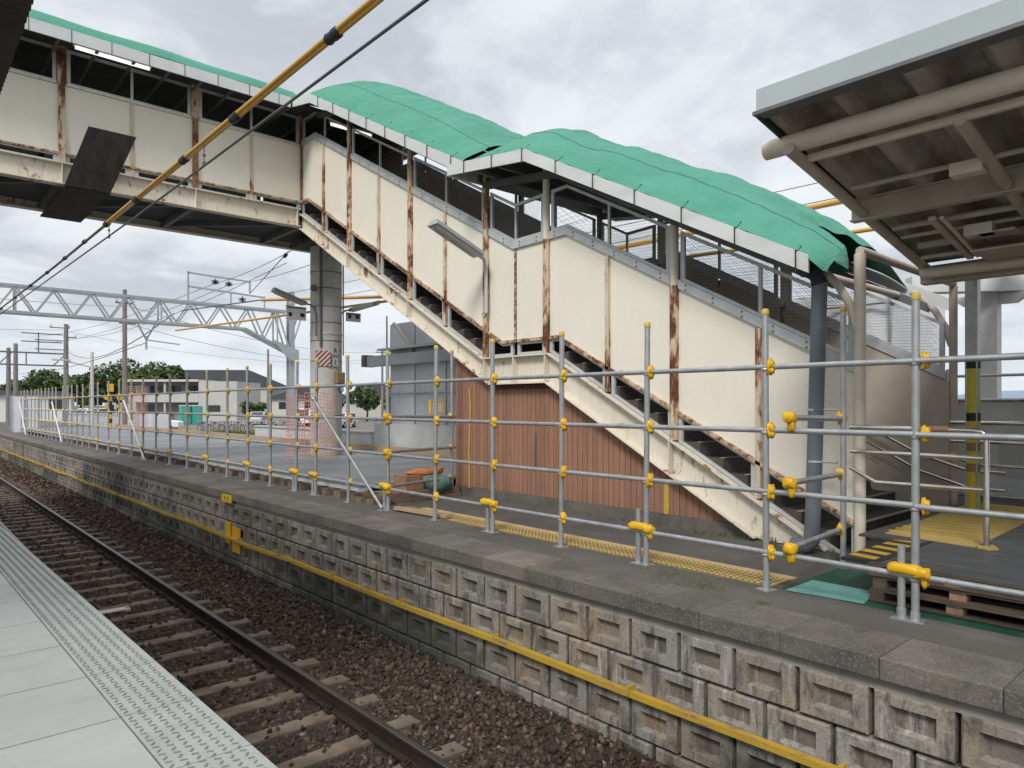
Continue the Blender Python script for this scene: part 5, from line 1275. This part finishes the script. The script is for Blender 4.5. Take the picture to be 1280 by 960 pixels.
def house(label, x, y, w_, d_, h, rh, rot, wm='grey_wall', name='house', hip=.3):
    t = T(name, label, 'building', (x,y,-.7))
    MB().box(x-w_/2,x+w_/2,y-d_/2,y+d_/2,-.7,h).build('wall', M[wm], t)
    m = MB(); e = .6; k = w_*hip
    m.add([(x-w_/2-e,y-d_/2-e,h),(x+w_/2+e,y-d_/2-e,h),(x+w_/2+e,y+d_/2+e,h),(x-w_/2-e,y+d_/2+e,h),(x-w_/2+k,y,h+rh),(x+w_/2-k,y,h+rh)],[(0,1,5,4),(2,3,4,5),(1,2,5),(3,0,4),(3,2,1,0)])
    m.build('roof', M['roof_tile'], t)
    nw = max(2, int(w_/4))
    for i in range(nw):
        xx = x-w_/2+(i+.5)*w_/nw; MB().box(xx-.8,xx+.8,y-d_/2-.05,y-d_/2-.002,h-2,h-.7).build('window', M['glass_dark'], t)
        MB().box(x-w_/2-.05,x-w_/2-.002,y-d_/2+(i+.3)*d_/nw,y-d_/2+(i+.3)*d_/nw+1.4,h-2,h-.7).build('window', M['glass_dark'], t)
    t.rotation_euler = (0,0,rot); return t
house('wide hall with a dark hipped roof behind the grey building', 47,146,31,14,5.0,3.6,-.72,'grey_wall','hall',.2)
house('dark roofed house seen right of the bridge pillar', 59,95,12,9,3.2,1.8,-.6)
house('small pale house with a dark roof beside the sheeted building', 74,106,10,9,3.4,2.0,-.5,'off_white')
house('low house with a dark roof far behind the gantry column', 62,128,14,10,2.8,2.2,-.6,'off_white')
house('long white shed at the far left edge', 14,118,12,8,3.0,.5,-.2,'white','shed',.1)
# trees
def leaves(cx, cy, cz, rx, rz_, n, size, seed):
    r = np.random.default_rng(seed); nb = 9
    bl_ = r.normal(size=(nb,3)); bl_ /= np.linalg.norm(bl_,axis=1)[:,None]; bl_ *= r.uniform(.25,.85,(nb,1)); br_ = r.uniform(.30,.55,nb)
    k = r.integers(0,nb,n); d = r.normal(size=(n,3)); d /= np.linalg.norm(d,axis=1)[:,None]
    p = bl_[k]+d*(br_[k]*r.uniform(.55,1.05,n))[:,None]; p[:,2] = np.maximum(p[:,2],-.75)
    P = p*np.array([rx,rx,rz_])
    a = r.normal(size=(n,3)); a /= np.linalg.norm(a,axis=1)[:,None]; b = np.cross(a, r.normal(size=(n,3))); b /= np.linalg.norm(b,axis=1)[:,None]
    s_ = size*r.uniform(.6,1.3,(n,1)); V = np.stack([P-a*s_,P+b*s_*.6,P+a*s_,P-b*s_*.6],1).reshape(-1,3); F = np.arange(4*n).reshape(-1,4); return V, F
def tree(label, x, y, h, rx, seed, mat='leaf1', z0=-.7, n=2600, size=.34):
    t = T('leafy_tree', label, 'tree', (x,y,z0)); rz_ = h*.40; cz = h-rz_*.95
    m = MB(); m.path([(x,y,z0),(x+.1,y,z0+h*.25),(x-.1,y+.1,z0+h*.55)],[.28*h/8,.2*h/8,.12*h/8],8)
    for k in range(5):
        a = k*1.3+seed; m.path([(x,y,z0+h*(.28+.05*k)),(x+rx*.5*math.cos(a),y+rx*.5*math.sin(a),z0+h*(.5+.06*k))],[.10*h/8,.04],6)
    m.build('trunk', M['bark'], t)
    V, F = leaves(0,0,0,rx,rz_,n,size,seed); V[:,2] += cz
    o = bulk('crown', V, F, M[mat]); o.parent = t
tl_ = [(12.5,150,7.2,5,'dark rounded tree at the far left end of the treeline'),(16.5,146,8.0,5,'second tree from the left in the treeline, behind the twin poles'),(20,140,9.6,5.5,'tall tree of the treeline between the twin poles and the bracket pole'),(25,141,8.2,4.5,'lower tree of the treeline just left of the bracket pole'),(24.5,131,9.3,5,'tree of the treeline just right of the bracket pole'),(27.5,126,9.8,5.5,'broad tree of the treeline behind the white lamp post'),(30.5,122,10.0,5,'tallest broad tree behind the crossing signal'),(33.5,121,9.4,4,'tree at the right end of the treeline beside the tall pole'),(43,160,8.0,5,'small tree tops behind the grey building roof'),(47,157,8.3,5,'tree top between the grey building and the dark hall roof')]
for i, (x, y, h, rx, lab) in enumerate(tl_): tree(lab, x, y, h*.90, rx*.9, 11+i, 'leaf1' if i % 3 else 'leaf2')
tree('round green tree right of the bridge pillar', 48.5,84,5.0,2.4,41,'leaf1',n=1500,size=.28)
tree('low green tree left of the sheeted building', 46,72,4.0,2.3,42,'leaf2',n=1500,size=.26)
tree('shrubby tree right of the gantry column', 39,75,4.0,2.0,43,'leaf1',n=1200,size=.26)
tree('shrub tree in front of the dark hall', 43,86,3.2,1.8,44,'leaf2',n=1000,size=.26)
tree('shrub beside the grey building end', 34.5,88,3.0,1.6,45,'leaf1',n=1000,size=.26)
tree('distant tree right of the striped post', 150,28,3.6,4,46,'leaf1',n=1200,size=.4)
tree('distant tree at the right edge beyond the sheet fence', 160,6,3.4,4,47,'leaf1',n=1200,size=.4)
# road works barrier with red sign
rs = T('site_gate', 'low pale fence panel with a red sign beyond the pillar', 'fence', (28,37,-.7)); m = MB()
for k in range(14): m.tube((26+k*.35,38.6-k*.26,-.7),(26+k*.35,38.6-k*.26,.75),.025,6)
m.tube((26,38.6,.72),(30.55,35.2,.72),.03,6); m.tube((26,38.6,-.4),(30.55,35.2,-.4),.03,6); m.build('bars', M['light_grey_steel'], rs); MB().beam((27.2,37.62,.25),(27.9,37.1,.25),.03,.42).build('red_sign', M['orange'], rs)
bf = T('striped_barrier', 'white and grey slatted barrier behind the left part of the fence', 'barrier', (12,62,-.7)); m = MB()
for k in range(22): m.beam((10.8+k*.16,66-k*.5,-.6),(11.0+k*.16,65.8-k*.5,.8),.05,.22)
m.build('slats', M['white'], bf); MB().beam((10.8,66,.85),(14.3,55,.85),.05,.08).beam((10.8,66,-.5),(14.3,55,-.5),.05,.08).build('rail', M['light_grey_steel'], bf)
# background wires
WL = [((-9,82,8.6),(13,82,9.0),.02,.3,'wire slung to the bracket pole from the left'),((13.3,82,8.2),(12.4,28,7.4),.02,.9,'sagging wire from the bracket pole towards the gantry column'),((13.3,82,7.0),(8.0,28,4.9),.03,1.2,'thick sagging cable from the bracket pole to the gantry'),((7.05,28,3.75),(8.5,82,4.6),.02,.5,'contact wire running away under the truss gantry'),((9.5,28,6.2),(10,82,8.2),.016,.6,'left wire from the gantry insulators going away'),((10.02,28,6.2),(11,82,7.6),.016,.6,'right wire from the gantry insulators going away'),
 ((9.5,28,6.2),(8.0,17.3,5.6),.013,.1,'wire from the left gantry insulator to the bridge'),((10.02,28,6.2),(8.6,17.3,5.3),.013,.1,'wire from the right gantry insulator to the bridge'),((10.6,46.8,7.5),(40,66,7.2),.02,.9,'upper sagging wire between the tall pole and the slender pole'),((10.6,46.8,6.4),(40,66,6.5),.02,1.0,'lower sagging wire between the tall pole and the slender pole'),((40,66,7.2),(52,75,7.5),.02,.4,'wire between the slender pole and the distant pole'),((52,75,7.4),(110,60,9),.026,.8,'wire from the distant pole to the right'),((40,66,6.5),(100,40,8),.026,.8,'lower wire running right behind the staircase'),((13.3,82,8.9),(52,75,7.4),.02,1.6,'long sagging wire over the hall roof'),((10.6,46.8,7.4),(-6,28.1,5.4),.017,.3,'wire from the tall pole to the left part of the gantry'),
 ((12.0,28,6.0),(17.5,-4,6.9),.014,.15,'upper thin wire above the staircase end'),((12.3,28,5.6),(17.3,-4,6.45),.014,.15,'lower thin wire above the staircase end')]
for a, b, r, sg, lab in WL: wire([a,b], r, lab, 'wire', 'overhead_wire', sg)
wb = T('stay_wire', 'taut stay wire with a black clamp under the bridge floor', 'wire', (7.6,17.1,5.4)); MB().tube((10.8,27.8,5.95),(7.7,17.3,5.42),.014,6).build('wire', M['wire'], wb); MB().tube((7.95,18.1,5.455),(7.86,17.8,5.445),.05,8).build('clamp', M['black'], wb)
